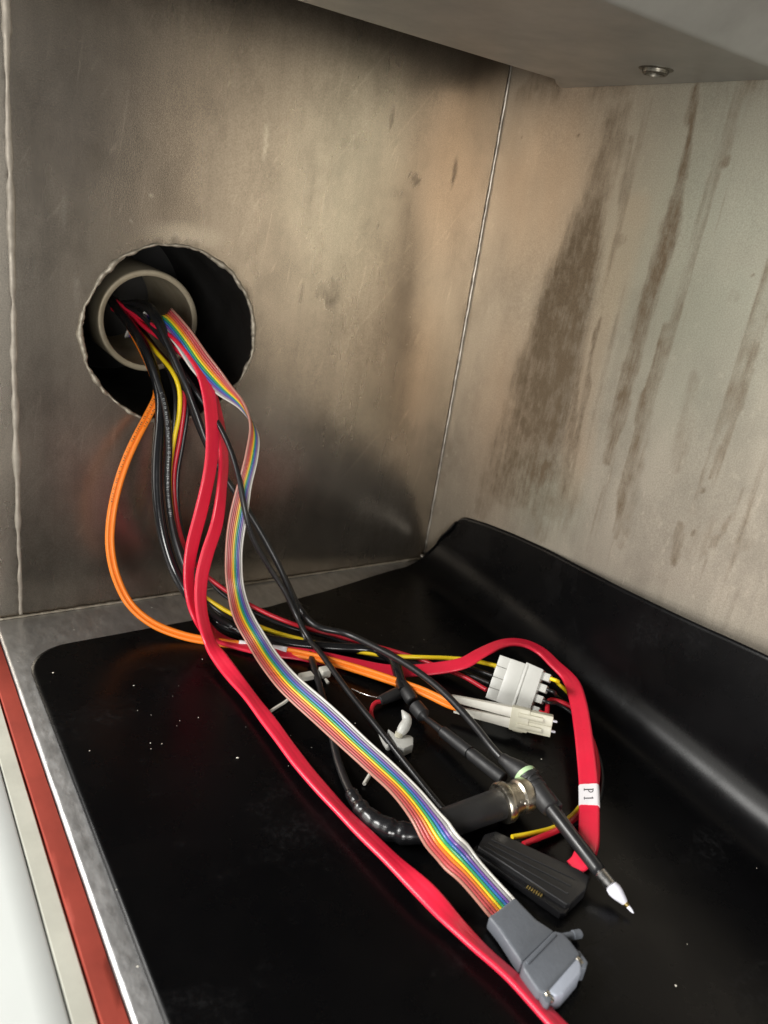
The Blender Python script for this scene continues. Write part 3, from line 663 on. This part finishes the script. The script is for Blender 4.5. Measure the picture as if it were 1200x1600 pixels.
# P1 tag wrapped round the first
def label_on(c, sd, pa, pb, W, T, parent):
    d = [np.linalg.norm(np.cross(q - CAM, ray(*pa)) / np.linalg.norm(ray(*pa))) for q in c]; i0 = int(np.argmin(d))
    d = [np.linalg.norm(np.cross(q - CAM, ray(*pb)) / np.linalg.norm(ray(*pb))) for q in c]; i1 = int(np.argmin(d))
    seg = spline(c[i0:i1 + 1], 0.001); sds = np.array([sd[int(round(i0 + (i1 - i0) * k / (len(seg) - 1)))] for k in range(len(seg))])
    sweep('tag', seg, sata_section(W, T), M['label'], parent, side=sds, sharp=70)
    t, u, v = frames(seg, sds); k = len(seg) // 2
    nrm = v[k] if v[k] @ (CAM - seg[k]) > 0 else -v[k]
    up = -u[k] if (-u[k]) @ ROT[:, 0] > 0 else u[k]       # letters' tops point to the right in the picture
    run = np.cross(up, nrm); run = run if run @ t[k] > 0 else -run
    o = seg[k] + nrm * (T / 2000 + 0.00010)
    def glyph(polys, x0, h):
        V, Fc = [], []
        for pl in polys:
            b = len(V)
            for x, y in pl: V.append(o + run * (x0 + x * h) + up * ((y - 0.5) * h))
            Fc.append(tuple(range(b, len(V))))
        link('printed_letter', mesh('printed_letter', V, Fc, False), M['ink'], parent)
    h = 0.0040; arc = []
    for k2 in range(8):
        a0, a1 = [math.radians(90 - 180 * q / 8) for q in (k2, k2 + 1)]
        f = lambda a, r, rx: (0.30 + rx * math.cos(a), 0.73 + r * math.sin(a))
        arc.append([f(a0, .27, .34), f(a1, .27, .34), f(a1, .20, .21), f(a0, .20, .21)])
    glyph([[(.10, 0), (.24, 0), (.24, 1), (.10, 1)], [(0, 0), (.36, 0), (.36, .06), (0, .06)], [(0, .94), (.1, .94), (.1, 1), (0, 1)], [(.24, .94), (.31, .94), (.31, 1), (.24, 1)], [(.24, .46), (.31, .46), (.31, .53), (.24, .53)]] + arc, -0.0038, h)
    glyph([[(.17, 0), (.30, 0), (.30, 1), (.17, .93)], [(.02, 0), (.45, 0), (.45, .06), (.02, .06)], [(.03, .80), (.17, .86), (.17, .93), (.03, .86)]], 0.0010, h)
label_on(SATA_A, SATA_A_side, (920, 1228), (921, 1262), 8.7, 2.5, sa)

# --- orange duplex fibre cord
def offset_pair(tr, gap):
    c = spline(pts3(tr), 0.002); t = np.gradient(c, axis=0); t /= np.linalg.norm(t, axis=1)[:, None]
    v = CAM - c; v /= np.linalg.norm(v, axis=1)[:, None]; s = np.cross(t, v); s /= np.linalg.norm(s, axis=1)[:, None]
    return c, s, gap / 2000
OT = [(182, 471, 'x', -82), (236, 575, 'x', -20), (246, 616, 'x', 0), (232, 648, 'x', 6), (214, 682, 'x', 11), (196, 722, 'x', 15), (181, 770, 'x', 19), (173, 815, 'x', 22), (172, 855, 'x', 25), (181, 900, 'x', 29), (203, 944, 'x', 35), (238, 974, 'x', 43), (285, 993, 'z', 4.5), (330, 1002, 'z', 3.4), (384, 1009, 'z', 3.2), (440, 1017, 'z', 4), (500, 1029, 'z', 6), (560, 1046, 'z', 7), (620, 1066, 'z', 8), (662, 1081, 'z', 9), (700, 1099, 'z', 10), (714, 1104, 'z', 10)]
fo = thing('fiber_patch_cord', 'orange duplex fibre cord with white boots and beige plug', 'cable')
c, s, hg = offset_pair(OT, 2.3)
cA = c + s * hg; cB = c - s * hg
for q in (cA, cB): sweep('cord', q, circ(0.00118, 12), M['orange'], fo, sharp=60)
sweep('cord_web', c, [(0.0006, 0.0004), (-0.0006, 0.0004), (-0.0006, -0.0004), (0.0006, -0.0004)], M['orange'], fo, side=s)
lettering('printed_lettering', cA, 0.00118, 0.085, 0.150, M['ink'], fo, 0.0012); lettering('printed_lettering', cB, 0.00118, 0.06, 0.11, M['ink'], fo, 0.0012)
def nearest(c, px): 
    r = ray(*px); r = r / np.linalg.norm(r); return int(np.argmin(np.linalg.norm(np.cross(c - CAM, r), axis=1)))
for a, b in (((373, 1008), (396, 1011)), ((428, 1015), (450, 1020))):
    i0, i1 = nearest(c, a), nearest(c, b)
    sweep('marker_sleeve', c[i0:i1 + 1], [(0.0026 * math.copysign(abs(math.cos(q)) ** .6, math.cos(q)), 0.0015 * math.copysign(abs(math.sin(q)) ** .8, math.sin(q))) for q in np.linspace(0, 2 * math.pi, 20, endpoint=False)], M['label'], fo, side=s[i0:i1 + 1])
dd = depth_of(P(740, 1110, 'z', 9))
pa = P(706, 1099, 'd', dd + 2); pb = P(799, 1120, 'd', dd - 4)
f = Fr(pa, pb - pa, -ROT[:, 1]); Lb = np.linalg.norm(pb - pa) * 1000
if f.c.dot(Vector(CAM - pa)) < 0: f = Fr(pa, pb - pa, ROT[:, 1])
for y, x0 in ((2.65, -1.0), (-2.65, 1.5)):
    fbox('boot', f, x0, Lb, y - 2.55, y + 2.55, -2.3, 2.3, M['white'], fo, 0.7, taper=0.62)
    for k in range(4):
        yy_ = y; q = x0 + 4 + k * 3.0; fbox('boot_rib', f, q, q + .5, yy_ - 1.6 - .03 * q, yy_ + 1.6 + .03 * q, -1.6 - .03 * q, 1.52 + .03 * q, M['white'], fo, 0.2)
bd = fbox('plug_clip', f, Lb - 0.4, Lb + 8.5, -5.6, 5.6, -2.6, 2.7, M['beige'], fo, 0.6)
for y in (2.5, -2.5):
    fbox('plug_shell', f, Lb + 8.2, Lb + 19.5, y - 2.55, y + 2.55, -2.4, 2.4, M['beige'], fo, 0.5)
    fbox('latch', f, Lb + 3, Lb + 15, y - 1.0, y + 1.0, 2.2, 3.4, M['beige'], fo, 0.35)
    lathe('ferrule', f(Lb + 19, y, 0), f(Lb + 22, y, 0), [(0, .65), (2.2, .65), (2.6, .4)], M['ceramic'], fo, n=12)
fbox('duplex_clip', f, Lb + 1.5, Lb + 6.5, -6.4, -4.6, -3.2, 1.4, M['beige'], fo, 0.5)

# --- power cable: yellow, red and two black wires to the white nylon socket
pw = thing('power_cable', 'loose yellow, red and black power wires to the white nylon socket', 'power cable')
YW = [(184, 478, 'x', -82), (240, 545, 'x', -20), (270, 582, 'x', 0), (280, 608, 'x', 8), (280, 645, 'x', 12), (271, 692, 'x', 14), (265, 740, 'x', 15), (267, 790, 'x', 20), (275, 842, 'x', 28), (290, 888, 'x', 37), (312, 925, 'x', 46), (345, 949, 'x', 54), (380, 968, 'x', 62), (430, 988, 'z', 6), (470, 999, 'z', 5), (540, 1015, 'z', 4), (610, 1025, 'z', 6), (660, 1027, 'z', 8), (710, 1029, 'z', 10), (745, 1033, 'z', 12), (780, 1042, 'z', 13)]
RW = [(177, 473, 'x', -82), (250, 555, 'x', -18), (283, 592, 'x', 1), (288, 625, 'x', 8), (282, 680, 'x', 12), (272, 740, 'x', 14), (275, 800, 'x', 19), (287, 850, 'x', 27), (307, 884, 'x', 36), (345, 917, 'x', 46), (398, 949, 'x', 58), (450, 972, 'x', 69), (500, 987, 'z', 5), (560, 1003, 'z', 4.5), (610, 1016, 'z', 5), (655, 1030, 'z', 6), (690, 1044, 'z', 6.5), (722, 1056, 'z', 7), (760, 1078, 'z', 8)]
BW1 = [(181, 477, 'x', -82), (255, 557, 'x', -18), (288, 598, 'x', 0), (293, 640, 'x', 8), (286, 690, 'x', 11), (277, 750, 'x', 13), (281, 815, 'x', 19), (300, 870, 'x', 29), (345, 926, 'x', 44), (398, 957, 'x', 57), (455, 981, 'z', 5.5), (510, 995, 'z', 3.5), (570, 1012, 'z', 3.2), (630, 1024, 'z', 4), (690, 1035, 'z', 6), (730, 1042, 'z', 8), (770, 1056, 'z', 11)]
BW2 = [(183, 468, 'x', -82), (255, 562, 'x', -18), (274, 620, 'x', 5), (270, 680, 'x', 11), (262, 740, 'x', 13), (264, 800, 'x', 19), (276, 860, 'x', 29), (304, 918, 'x', 43), (345, 957, 'x', 55), (395, 977, 'z', 5.5), (450, 994, 'z', 4), (520, 1008, 'z', 3), (600, 1030, 'z', 3), (670, 1040, 'z', 5), (725, 1052, 'z', 7), (765, 1068, 'z', 10)]
tube('yellow_wire', YW, 1.2, M['yellow'], pw); tube('red_wire', RW, 1.2, M['redwire'], pw)
tube('black_wire', BW1, 1.15, M['black'], pw); tube('black_wire', BW2, 1.15, M['black'], pw)
# nylon connector pair: faces the camera, its lower end on the mat
dm = depth_of(P(829, 1112, 'z', 5)) - 7
A_, B_, C_, D_ = [P(x, y, 'd', dm + q) for x, y, q in ((793, 1027, 11.7), (764, 1092, 8), (822, 1113, 0), (851, 1048, 3.7))]
o_ = (A_ + B_) / 2; e_ = (C_ + D_) / 2
f = Fr(o_, e_ - o_, (A_ - B_)); LM = np.linalg.norm(e_ - o_) * 1000; HM = 21.0 * 0.5
if f.c.dot(Vector(CAM - o_)) < 0: f = Fr(o_, e_ - o_, (B_ - A_))
sgn = 1 if f.b.dot(Vector(A_ - B_)) > 0 else -1
hw = np.linalg.norm(A_ - B_) * 500
# socket half (left): body plus four short sleeves towards the wires
fextrude('socket_housing', f, [(2.5, -hw), (12.0, -hw), (12.0, hw), (2.5, hw)], -7.5, 0, M['nylon'], pw, 0.7)
for k in range(4):
    y = (-1.5 + k) * hw * 0.5
    fbox('socket_sleeve', f, -3.2, 2.9, y - hw * .246, y + hw * .246, -7.0, -0.3, M['nylon'], pw, 0.5)
ad = thing('adapter_lead', 'short lead from white nylon plug to flat black drive connector', 'adapter')
fextrude('plug_housing', f, [(11.0, -hw * 1.06), (LM * .60, -hw * 1.06), (LM + .5, -hw * 1.0), (LM + .5, hw * 1.0), (LM * .60, hw * 1.06), (11.0, hw * 1.06)], -8.6, 1.0, M['nylon'], ad, 0.8)
fbox('housing_ridge', f, 11.6, 12.6, -hw * .98, hw * .98, .9, 1.5, M['nylon'], ad, 0.25)
for k in range(4):
    y = (-1.5 + k) * hw * 0.5
    fbox('plug_sleeve', f, LM + .1, LM + 4.6, y - hw * .17, y + hw * .17, -7.2, -0.6, M['nylon'], ad, 0.5)
ex = lambda k: np.array(f(LM + 3.5, sgn * (1.5 - k) * hw * 0.5, -2.2))
def lead(k, tr, r, mat, nm):
    tube(nm, [ex(k), np.array(f(LM + 8, sgn * (1.5 - k) * hw * 0.5, -1.5))] + [P(*q) for q in tr], r, mat, ad, world=True)
lead(0, [(872, 1068, 'z', 13), (888, 1083, 'z', 11), (906, 1115, 'z', 8), (922, 1165, 'z', 6), (926, 1215, 'z', 5), (908, 1258, 'z', 5), (872, 1290, 'z', 4.5), (832, 1302, 'z', 5), (800, 1308, 'z', 6)], 1.0, M['yellow'], 'yellow_wire')
lead(1, [(872, 1090, 'z', 11), (900, 1110, 'z', 8), (925, 1155, 'z', 6), (939, 1195, 'z', 5), (941, 1225, 'z', 4), (930, 1262, 'z', 4), (890, 1292, 'z', 4), (830, 1312, 'z', 5)], 0.9, M['black'], 'black_wire')
lead(2, [(872, 1100, 'z', 11), (900, 1120, 'z', 7), (922, 1165, 'z', 5), (932, 1205, 'z', 3.5), (922, 1255, 'z', 3.5), (885, 1290, 'z', 3.5), (830, 1315, 'z', 5)], 0.9, M['black'], 'black_wire')
lead(3, [(858, 1094, 'z', 12), (880, 1098, 'z', 11), (897, 1108, 'z', 9), (918, 1140, 'z', 7.5), (931, 1175, 'z', 6), (932, 1225, 'z', 5), (910, 1268, 'z', 5), (875, 1295, 'z', 5), (845, 1308, 'z', 5.5), (818, 1319, 'z', 6)], 1.2, M['redwire'], 'red_wire')
# flat black drive connector
prism('connector_body', [P(x, y, 'z', 7.5) for x, y in ((747, 1322), (757, 1303), (775, 1298), (905, 1358), (922, 1369), (916, 1388), (892, 1412), (884, 1412))], (0, 0, 1), 0.0050, M['black'], ad, 0.0006, 3)
for q0, q1 in (((768, 1311), (899, 1373)), ((763, 1317), (893, 1384)), ((757, 1322), (888, 1396))):
    d0, d1 = P(*q0, 'z', 7.7), P(*q1, 'z', 7.7); fr_ = Fr(d0, d1 - d0, (0, 0, 1)); LL = np.linalg.norm(d1 - d0) * 1000
    fbox('connector_rib', fr_, 0, LL, -.5, .15, -.45, .45, M['black'], ad, 0.12, seg=1)
prism('connector_flange', [P(x, y, 'z', 5.4) for x, y in ((736, 1327), (746, 1319), (890, 1409), (893, 1414), (884, 1427), (876, 1427))], (0, 0, 1), 0.0032, M['blackshiny'], ad, 0.0005, 2)
pa, pb = P(824, 1386, 'z', 5.8), P(846, 1399, 'z', 5.8)
for k in range(7):
    p = pa + (pb - pa) * k / 6; ff = Fr(p, P(830, 1380, 'z', 6) - P(824, 1390, 'z', 6), pb - pa)
    fbox('contact', ff, -.9, .9, -.22, .22, -.3, .45, M['gold'], ad, 0.1, seg=1)

# --- black cables
bk = 'black cables from the port'
# printed cable -> small heat-shrunk splice
b1 = thing('signal_cable', 'thin black cable with white printing, spliced to a short red wire', 'cable', bk)
_, c = tube('jacket', [(180, 470, 'x', -82), (222, 535, 'x', -15), (245, 592, 'x', 3), (259, 640, 'x', 12), (264, 700, 'x', 19), (262, 750, 'x', 23), (266, 802, 'x', 29), (277, 852, 'x', 37), (297, 905, 'x', 45), (325, 952, 'x', 53), (362, 978, 'z', 7), (420, 1003, 'z', 5), (480, 1022, 'z', 3.4), (540, 1042, 'z', 3), (600, 1062, 'z', 3.2), (632, 1074, 'z', 4.5), (622, 1085, 'z', 5.5)], 1.7, M['black'], b1)
lettering('printed_lettering', c, 0.0017, 0.10, 0.165, M['wink'], b1, 0.0010)
lathe('heat_shrink', P(634, 1078, 'z', 6), P(591, 1096, 'z', 5), [(0, 2.2), (.6, 3.0), (8, 3.1), (14, 2.7), (17, 2.3), (17.5, 1.4)], M['blackmatte'], b1, n=16)
tube('red_wire', [(594, 1096, 'z', 5), (586, 1098, 'z', 5), (581, 1106, 'z', 4), (580, 1116, 'z', 3), (584, 1128, 'z', 2.6)], 1.1, M['redwire'], b1)
tube('shield_wire', [(594, 1090, 'z', 5), (580, 1088, 'z', 5), (565, 1083, 'z', 4), (550, 1076, 'z', 3)], 0.35, M['tail'], b1)
# fat cable -> branch -> pen-like stub
b2 = thing('branch_cable', 'thick glossy black cable branching into a rod shaped plug', 'cable', bk)
tube('jacket', [(174, 468, 'x', -82), (228, 548, 'x', -14), (249, 612, 'x', 1), (250, 660, 'x', 10), (246, 710, 'x', 17), (246, 770, 'x', 24), (254, 832, 'x', 32), (272, 890, 'x', 40), (300, 937, 'x', 49), (337, 970, 'z', 7), (392, 992, 'z', 5.5), (450, 1005, 'z', 5), (520, 1012, 'z', 5), (585, 1016, 'z', 6), (612, 1028, 'z', 8), (623, 1055, 'z', 8.5), (630, 1080, 'z', 8)], 2.9, M['blackshiny'], b2)
lathe('strain_relief', P(626, 1066, 'z', 8.5), P(648, 1101, 'z', 7), [(0, 2.5), (2, 2.9), (8, 3.3), (13, 3.4), (14.5, 2.8), (15, 2.0)], M['blackmatte'], b2)
lathe('collar', P(648, 1102, 'z', 7), P(664, 1121, 'z', 6), [(0, 2.6), (.6, 3.6), (7.5, 3.6), (8.2, 2.4), (10, 1.2)], M['blackmatte'], b2)
lathe('plug_rod', P(660, 1118, 'z', 6), P(783, 1215, 'z', 9), [(0, 1.1), (2.5, 1.0), (3.4, 1.4), (14, 1.9), (15, 2.7), (33, 2.8), (33.2, 2.3), (34.2, 2.3), (34.4, 2.9), (52, 3.0), (54.5, 2.8), (55, 2.2)], M['blackmatte'], b2)
# coax cable -> crinkled sleeve -> barrel with bayonet collar
b3 = thing('coaxial_cable', 'black coaxial cable with crinkled sleeve, fat barrel and nickel bayonet collar', 'cable', bk)
tube('jacket', [(182, 474, 'x', -82), (222, 478, 'x', -38), (243, 500, 'x', -15), (263, 540, 'x', -4), (285, 588, 'x', 8), (304, 638, 'x', 15), (325, 695, 'x', 22), (348, 740, 'x', 28), (372, 775, 'x', 33), (396, 812, 'x', 39), (418, 850, 'x', 46), (440, 893, 'x', 54), (461, 945, 'x', 65), (478, 1000, 'x', 79), (490, 1040, 'z', 5), (503, 1085, 'z', 4), (518, 1145, 'z', 4), (530, 1195, 'z', 4.5), (552, 1245, 'z', 6), (575, 1272, 'z', 6.5)], 1.75, M['black'], b3)
cs = spline(pts3([(548, 1238, 'z', 6), (562, 1260, 'z', 6), (585, 1283, 'z', 6), (615, 1298, 'z', 6), (650, 1302, 'z', 6.5), (690, 1290, 'z', 7.5), (705, 1284, 'z', 8)]), 0.0006)
q = np.linspace(0, 1, len(cs))
rad = (2.6 + 1.7 * np.clip(q * 2.2, 0, 1) + 0.20 * np.sin(q * 44) + 0.22 * np.sin(q * 71 + 1) * np.sin(q * 9))
sweep('crinkled_sleeve', cs, circ(0.001, 16), M['blackshiny'], b3, rad=rad)
pa, pb = P(690, 1289, 'z', 8), P(800, 1249, 'z', 11); L = np.linalg.norm(pb - pa) * 1000
ax = (pb - pa) / np.linalg.norm(pb - pa)
lathe('barrel', pa, pb, [(0, 4.0), (.8, 6.0), (L - 6, 6.3), (L - 5.4, 5.9), (L - 3, 5.0)], M['blackmatte'], b3, n=32)
lathe('bayonet_collar', pa + ax * (L - 6.5) / 1000, pb, [(0, 5.2), (.3, 8.0), (1.2, 8.5), (2.4, 8.4), (3.2, 8.5), (4.0, 8.1), (4.6, 7.0), (9.0, 6.4), (9.8, 7.2), (13.0, 7.4), (14.2, 6.9), (14.5, 4.5)], M['nickel'], b3, n=40)
for sgn_ in (1, -1):
    v = np.cross(ax, ROT[:, 2]); v /= np.linalg.norm(v); nn = np.cross(v, ax); nn = nn if nn @ ROT[:, 2] < 0 else -nn
    p = pa + ax * (L + 1.5 + sgn_ * 1.2) / 1000 + nn * 0.0056 - v * 0.0006 * sgn_
    lathe('bayonet_lug', p, p + nn * .002, [(0, 1.2), (.9, 1.2), (1.2, .8)], M['nickel'], b3, n=12)
# lead lying in front of the ribbon, ends thin in the dark
b4 = thing('thin_black_lead', 'thin black lead crossing over the ribbon then sliding beneath it', 'cable', bk)
tube('jacket', [(182, 476, 'x', -82), (214, 487, 'x', -40), (246, 521, 'x', -18), (287, 582, 'x', 0), (312, 620, 'x', 14), (338, 657, 'x', 26), (360, 702, 'x', 40), (373, 745, 'x', 50), (382, 795, 'x', 57), (394, 838, 'x', 60), (418, 882, 'x', 63), (445, 924, 'x', 68), (466, 968, 'x', 74), (484, 1000, 'z', 9), (502, 1022, 'z', 10), (545, 1081, 'z', 8), (590, 1137, 'z', 7), (638, 1198, 'z', 5), (690, 1262, 'z', 4), (715, 1290, 'z', 4)], 1.45, M['black'], b4)
# probe cable
b5 = thing('probe_lead', 'black test probe with pale green ring and white pointed tip', 'probe', bk)
tube('jacket', [(183, 475, 'x', -82), (231, 476, 'x', -36), (251, 505, 'x', -13), (270, 562, 'x', -4), (290, 610, 'x', 6), (306, 655, 'x', 12), (328, 705, 'x', 18), (356, 752, 'x', 26), (378, 782, 'x', 32), (402, 822, 'x', 40), (424, 862, 'x', 47), (446, 905, 'x', 55), (468, 950, 'x', 66), (494, 978, 'z', 14), (540, 990, 'z', 13), (590, 1013, 'z', 15), (640, 1041, 'z', 17), (690, 1079, 'z', 18), (740, 1132, 'z', 17), (772, 1172, 'z', 16), (795, 1196, 'z', 15)], 1.75, M['black'], b5)
pa = P(782, 1183, 'z', 15.5); pm = P(822, 1213, 'z', 15); pe = P(940, 1366, 'z', 10)
lathe('strain_relief', pa, pm, [(0, 1.8), (1, 2.5), (4, 2.9), (9, 4.2), (15, 5.0), (17.5, 5.0)], M['blackmatte'], b5)
ax = (pe - pm) / np.linalg.norm(pe - pm); Lp = np.linalg.norm(pe - pm) * 1000
lathe('ground_ring', pm - ax * .0012, pe, [(0, 4.2), (.2, 5.15), (2.2, 5.15), (2.4, 4.4)], M['ring'], b5)
lathe('probe_body', pm + ax * .001, pe, [(0, 4.6), (1, 4.8), (1.4, 4.9), (2.4, 4.9), (2.7, 4.4), (3.4, 4.4), (3.7, 4.9), (4.7, 4.9), (5.0, 4.4), (5.7, 4.4), (6.0, 4.9), (7.0, 4.9), (7.3, 4.5), (15, 4.3), (17, 3.9), (17.5, 3.1)], M['blackmatte'], b5, n=28)
fp = Fr(pm + ax * .013, ax, -ROT[:, 0])
fbox('probe_shoulder', fp, -3, 6.5, -4.6, -1.5, -2.0, 2.0, M['blackmatte'], b5, 0.6)
lathe('probe_shaft', pm + ax * .017, pe, [(0, 2.9), (1, 3.0), (Lp - 19.5, 2.7), (Lp - 18.0, 2.4), (Lp - 17.5, 1.9)], M['black'], b5, n=24)
pt = P(990, 1427, 'z', 4); ax2 = (pt - pe) / np.linalg.norm(pt - pe); L2 = np.linalg.norm(pt - pe) * 1000
lathe('ferrule', pe - ax2 * .0012, pt, [(0, 1.9), (.4, 2.35), (5.6, 2.35), (6.0, 1.7)], M['tail'], b5)
lathe('tip_cone', pe + ax2 * .0045, pt, [(0, 1.7), (.6, 2.4), (2.2, 2.75), (4.0, 2.5), (7.4, 1.3), (7.8, .9)], M['ceramic'], b5)
lathe('tip_seat', pe + ax2 * .0121, pt, [(0, .9), (.2, 1.05), (1.3, .95), (1.5, .7)], M['gold'], b5, n=14)
lathe('tip_needle', pe + ax2 * .0132, pt, [(0, .6), (.4, .8), (L2 - 16, .78), (L2 - 14.2, .6), (L2 - 13.2, .15)], M['ceramic'], b5, n=14)

# --- small white bits on the mat
ct = thing('cable_tie', 'white cable tie round the black cables, its tail under the ribbon', 'cable tie')
f = Fr(P(488, 1052, 'z', 6), P(515, 1046, 'z', 6) - P(466, 1056, 'z', 6), P(490, 1040, 'z', 6) - P(488, 1062, 'z', 6))
fbox('tie_band', f, -7, 0.2, -2.2, 2.2, -2.4, 0.2, M['white'], ct, 0.4)
fbox('tie_head', f, 4.6, 9.6, -2.6, 2.6, -3, 1.4, M['white'], ct, 0.8)
fbox('tie_catch', f, 5.0, 6.2, -7.5, -4.0, -3, -1.6, M['white'], ct, 0.3)
sec = [(0.0012, 0.0004), (-0.0012, 0.0004), (-0.0012, -0.0004), (0.0012, -0.0004)]
sweep('tie_tail', spline(pts3([(470, 1062, 'z', 5), (450, 1093, 'z', 3), (434, 1104, 'z', 3), (418, 1114, 'z', 3)]), .001), [(x * .55, y) for x, y in sec], M['white'], ct)
t2 = tube('cable_tie', [(590, 1190, 'z', 3), (580, 1207, 'z', 3), (569, 1225, 'z', 3)], 0.85, M['white'])[0]
tag(t2, 'cut white cable tie stub poking out beneath the ribbon', 'cable tie')
cl = thing('cable_clip', 'small cream plastic clip with tapered neck on the black mat', 'clip')
prism('clip_block', [P(x, y, 'z', 7) for x, y in ((606, 1138), (617, 1146), (641, 1148), (646, 1152), (646, 1163), (632, 1169), (622, 1166))], (0, 0, 1), 0.0048, M['nylon'], cl, 0.0006, 2)
cN = spline(pts3([(624, 1147, 'z', 8), (631, 1137, 'z', 10), (636, 1125, 'z', 12), (632, 1116, 'z', 13.5), (628, 1110, 'z', 14)]), .0006)
sweep('clip_neck', cN, circ(0.001, 16), M['nylon'], cl, rad=np.interp(np.linspace(0, 1, len(cN)), [0, .15, .3, .7, 1], [1.7, 2.5, 2.7, 2.1, .4]))
lathe('clip_socket', P(624, 1144, 'z', 9), P(623, 1150, 'z', 7), [(0, 1.4), (.2, 1.9), (2, 1.9)], M['beige'], cl, n=16)
cN = spline(pts3([(592, 1145, 'z', 5), (598, 1156, 'z', 4.5), (603, 1164, 'z', 4.5), (607, 1168, 'z', 5)]), .0008)
sweep('clip_arm', cN, circ(0.001, 10), M['nylon'], cl, rad=np.interp(np.linspace(0, 1, len(cN)), [0, .5, .8, 1], [.4, 1.0, 1.2, 1.5]))

# --- crumbs
bm = bmesh.new()
spots = [(83, 1051, 1.1), (209, 1071, .8), (371, 1184, 1.3), (316, 1030, .7), (310, 1121, .8), (235, 1161, .9), (253, 1162, .8), (236, 1170, .5), (215, 1110, .5), (270, 1088, .5), (236, 1117, .5), (281, 1126, .5), (276, 1134, .4), (140, 1173, .6), (454, 1149, .5), (487, 1168, .5), (384, 1136, .4), (645, 1011, .7), (596, 992, .5), (573, 974, .4), (488, 1001, .6), (555, 1130, .7), (846, 1186, .8), (867, 979, .5), (727, 976, .4), (474, 903, .9), (526, 913, .6), (268, 929, .9), (273, 928, .9), (237, 949, .8), (220, 961, .7), (115, 980, .5), (116, 984, .5), (28, 1033, .6), (182, 1390, .6), (215, 1510, .9), (1056, 1540, 1.0)]
for x, y, r in spots:
    p = P(x, y, 'z', 2.3)
    bmesh.ops.create_icosphere(bm, subdivisions=1, radius=r / 2800, matrix=Matrix.Translation(p) @ Matrix.Rotation(random.uniform(0, 6), 4, 'Z') @ Matrix.Diagonal((random.uniform(.7, 1.7), random.uniform(.6, 1), random.uniform(.5, .8), 1)))
for k in range(16):
    x, y = random.uniform(0.04, 0.40), random.uniform(-0.268, -0.03); r = random.choice((.12, .14, .16, .2, .26))
    bmesh.ops.create_icosphere(bm, subdivisions=1, radius=r / 1000, matrix=Matrix.Translation((x, y, 0.0018)) @ Matrix.Diagonal((random.uniform(.7, 1.9), 1, .6, 1)))
o = bmesh_obj('crumbs', bm, M['crumb'], smooth=False); tag(o, 'tiny pale crumbs scattered over the black rubber mat', 'crumbs', kind='stuff')
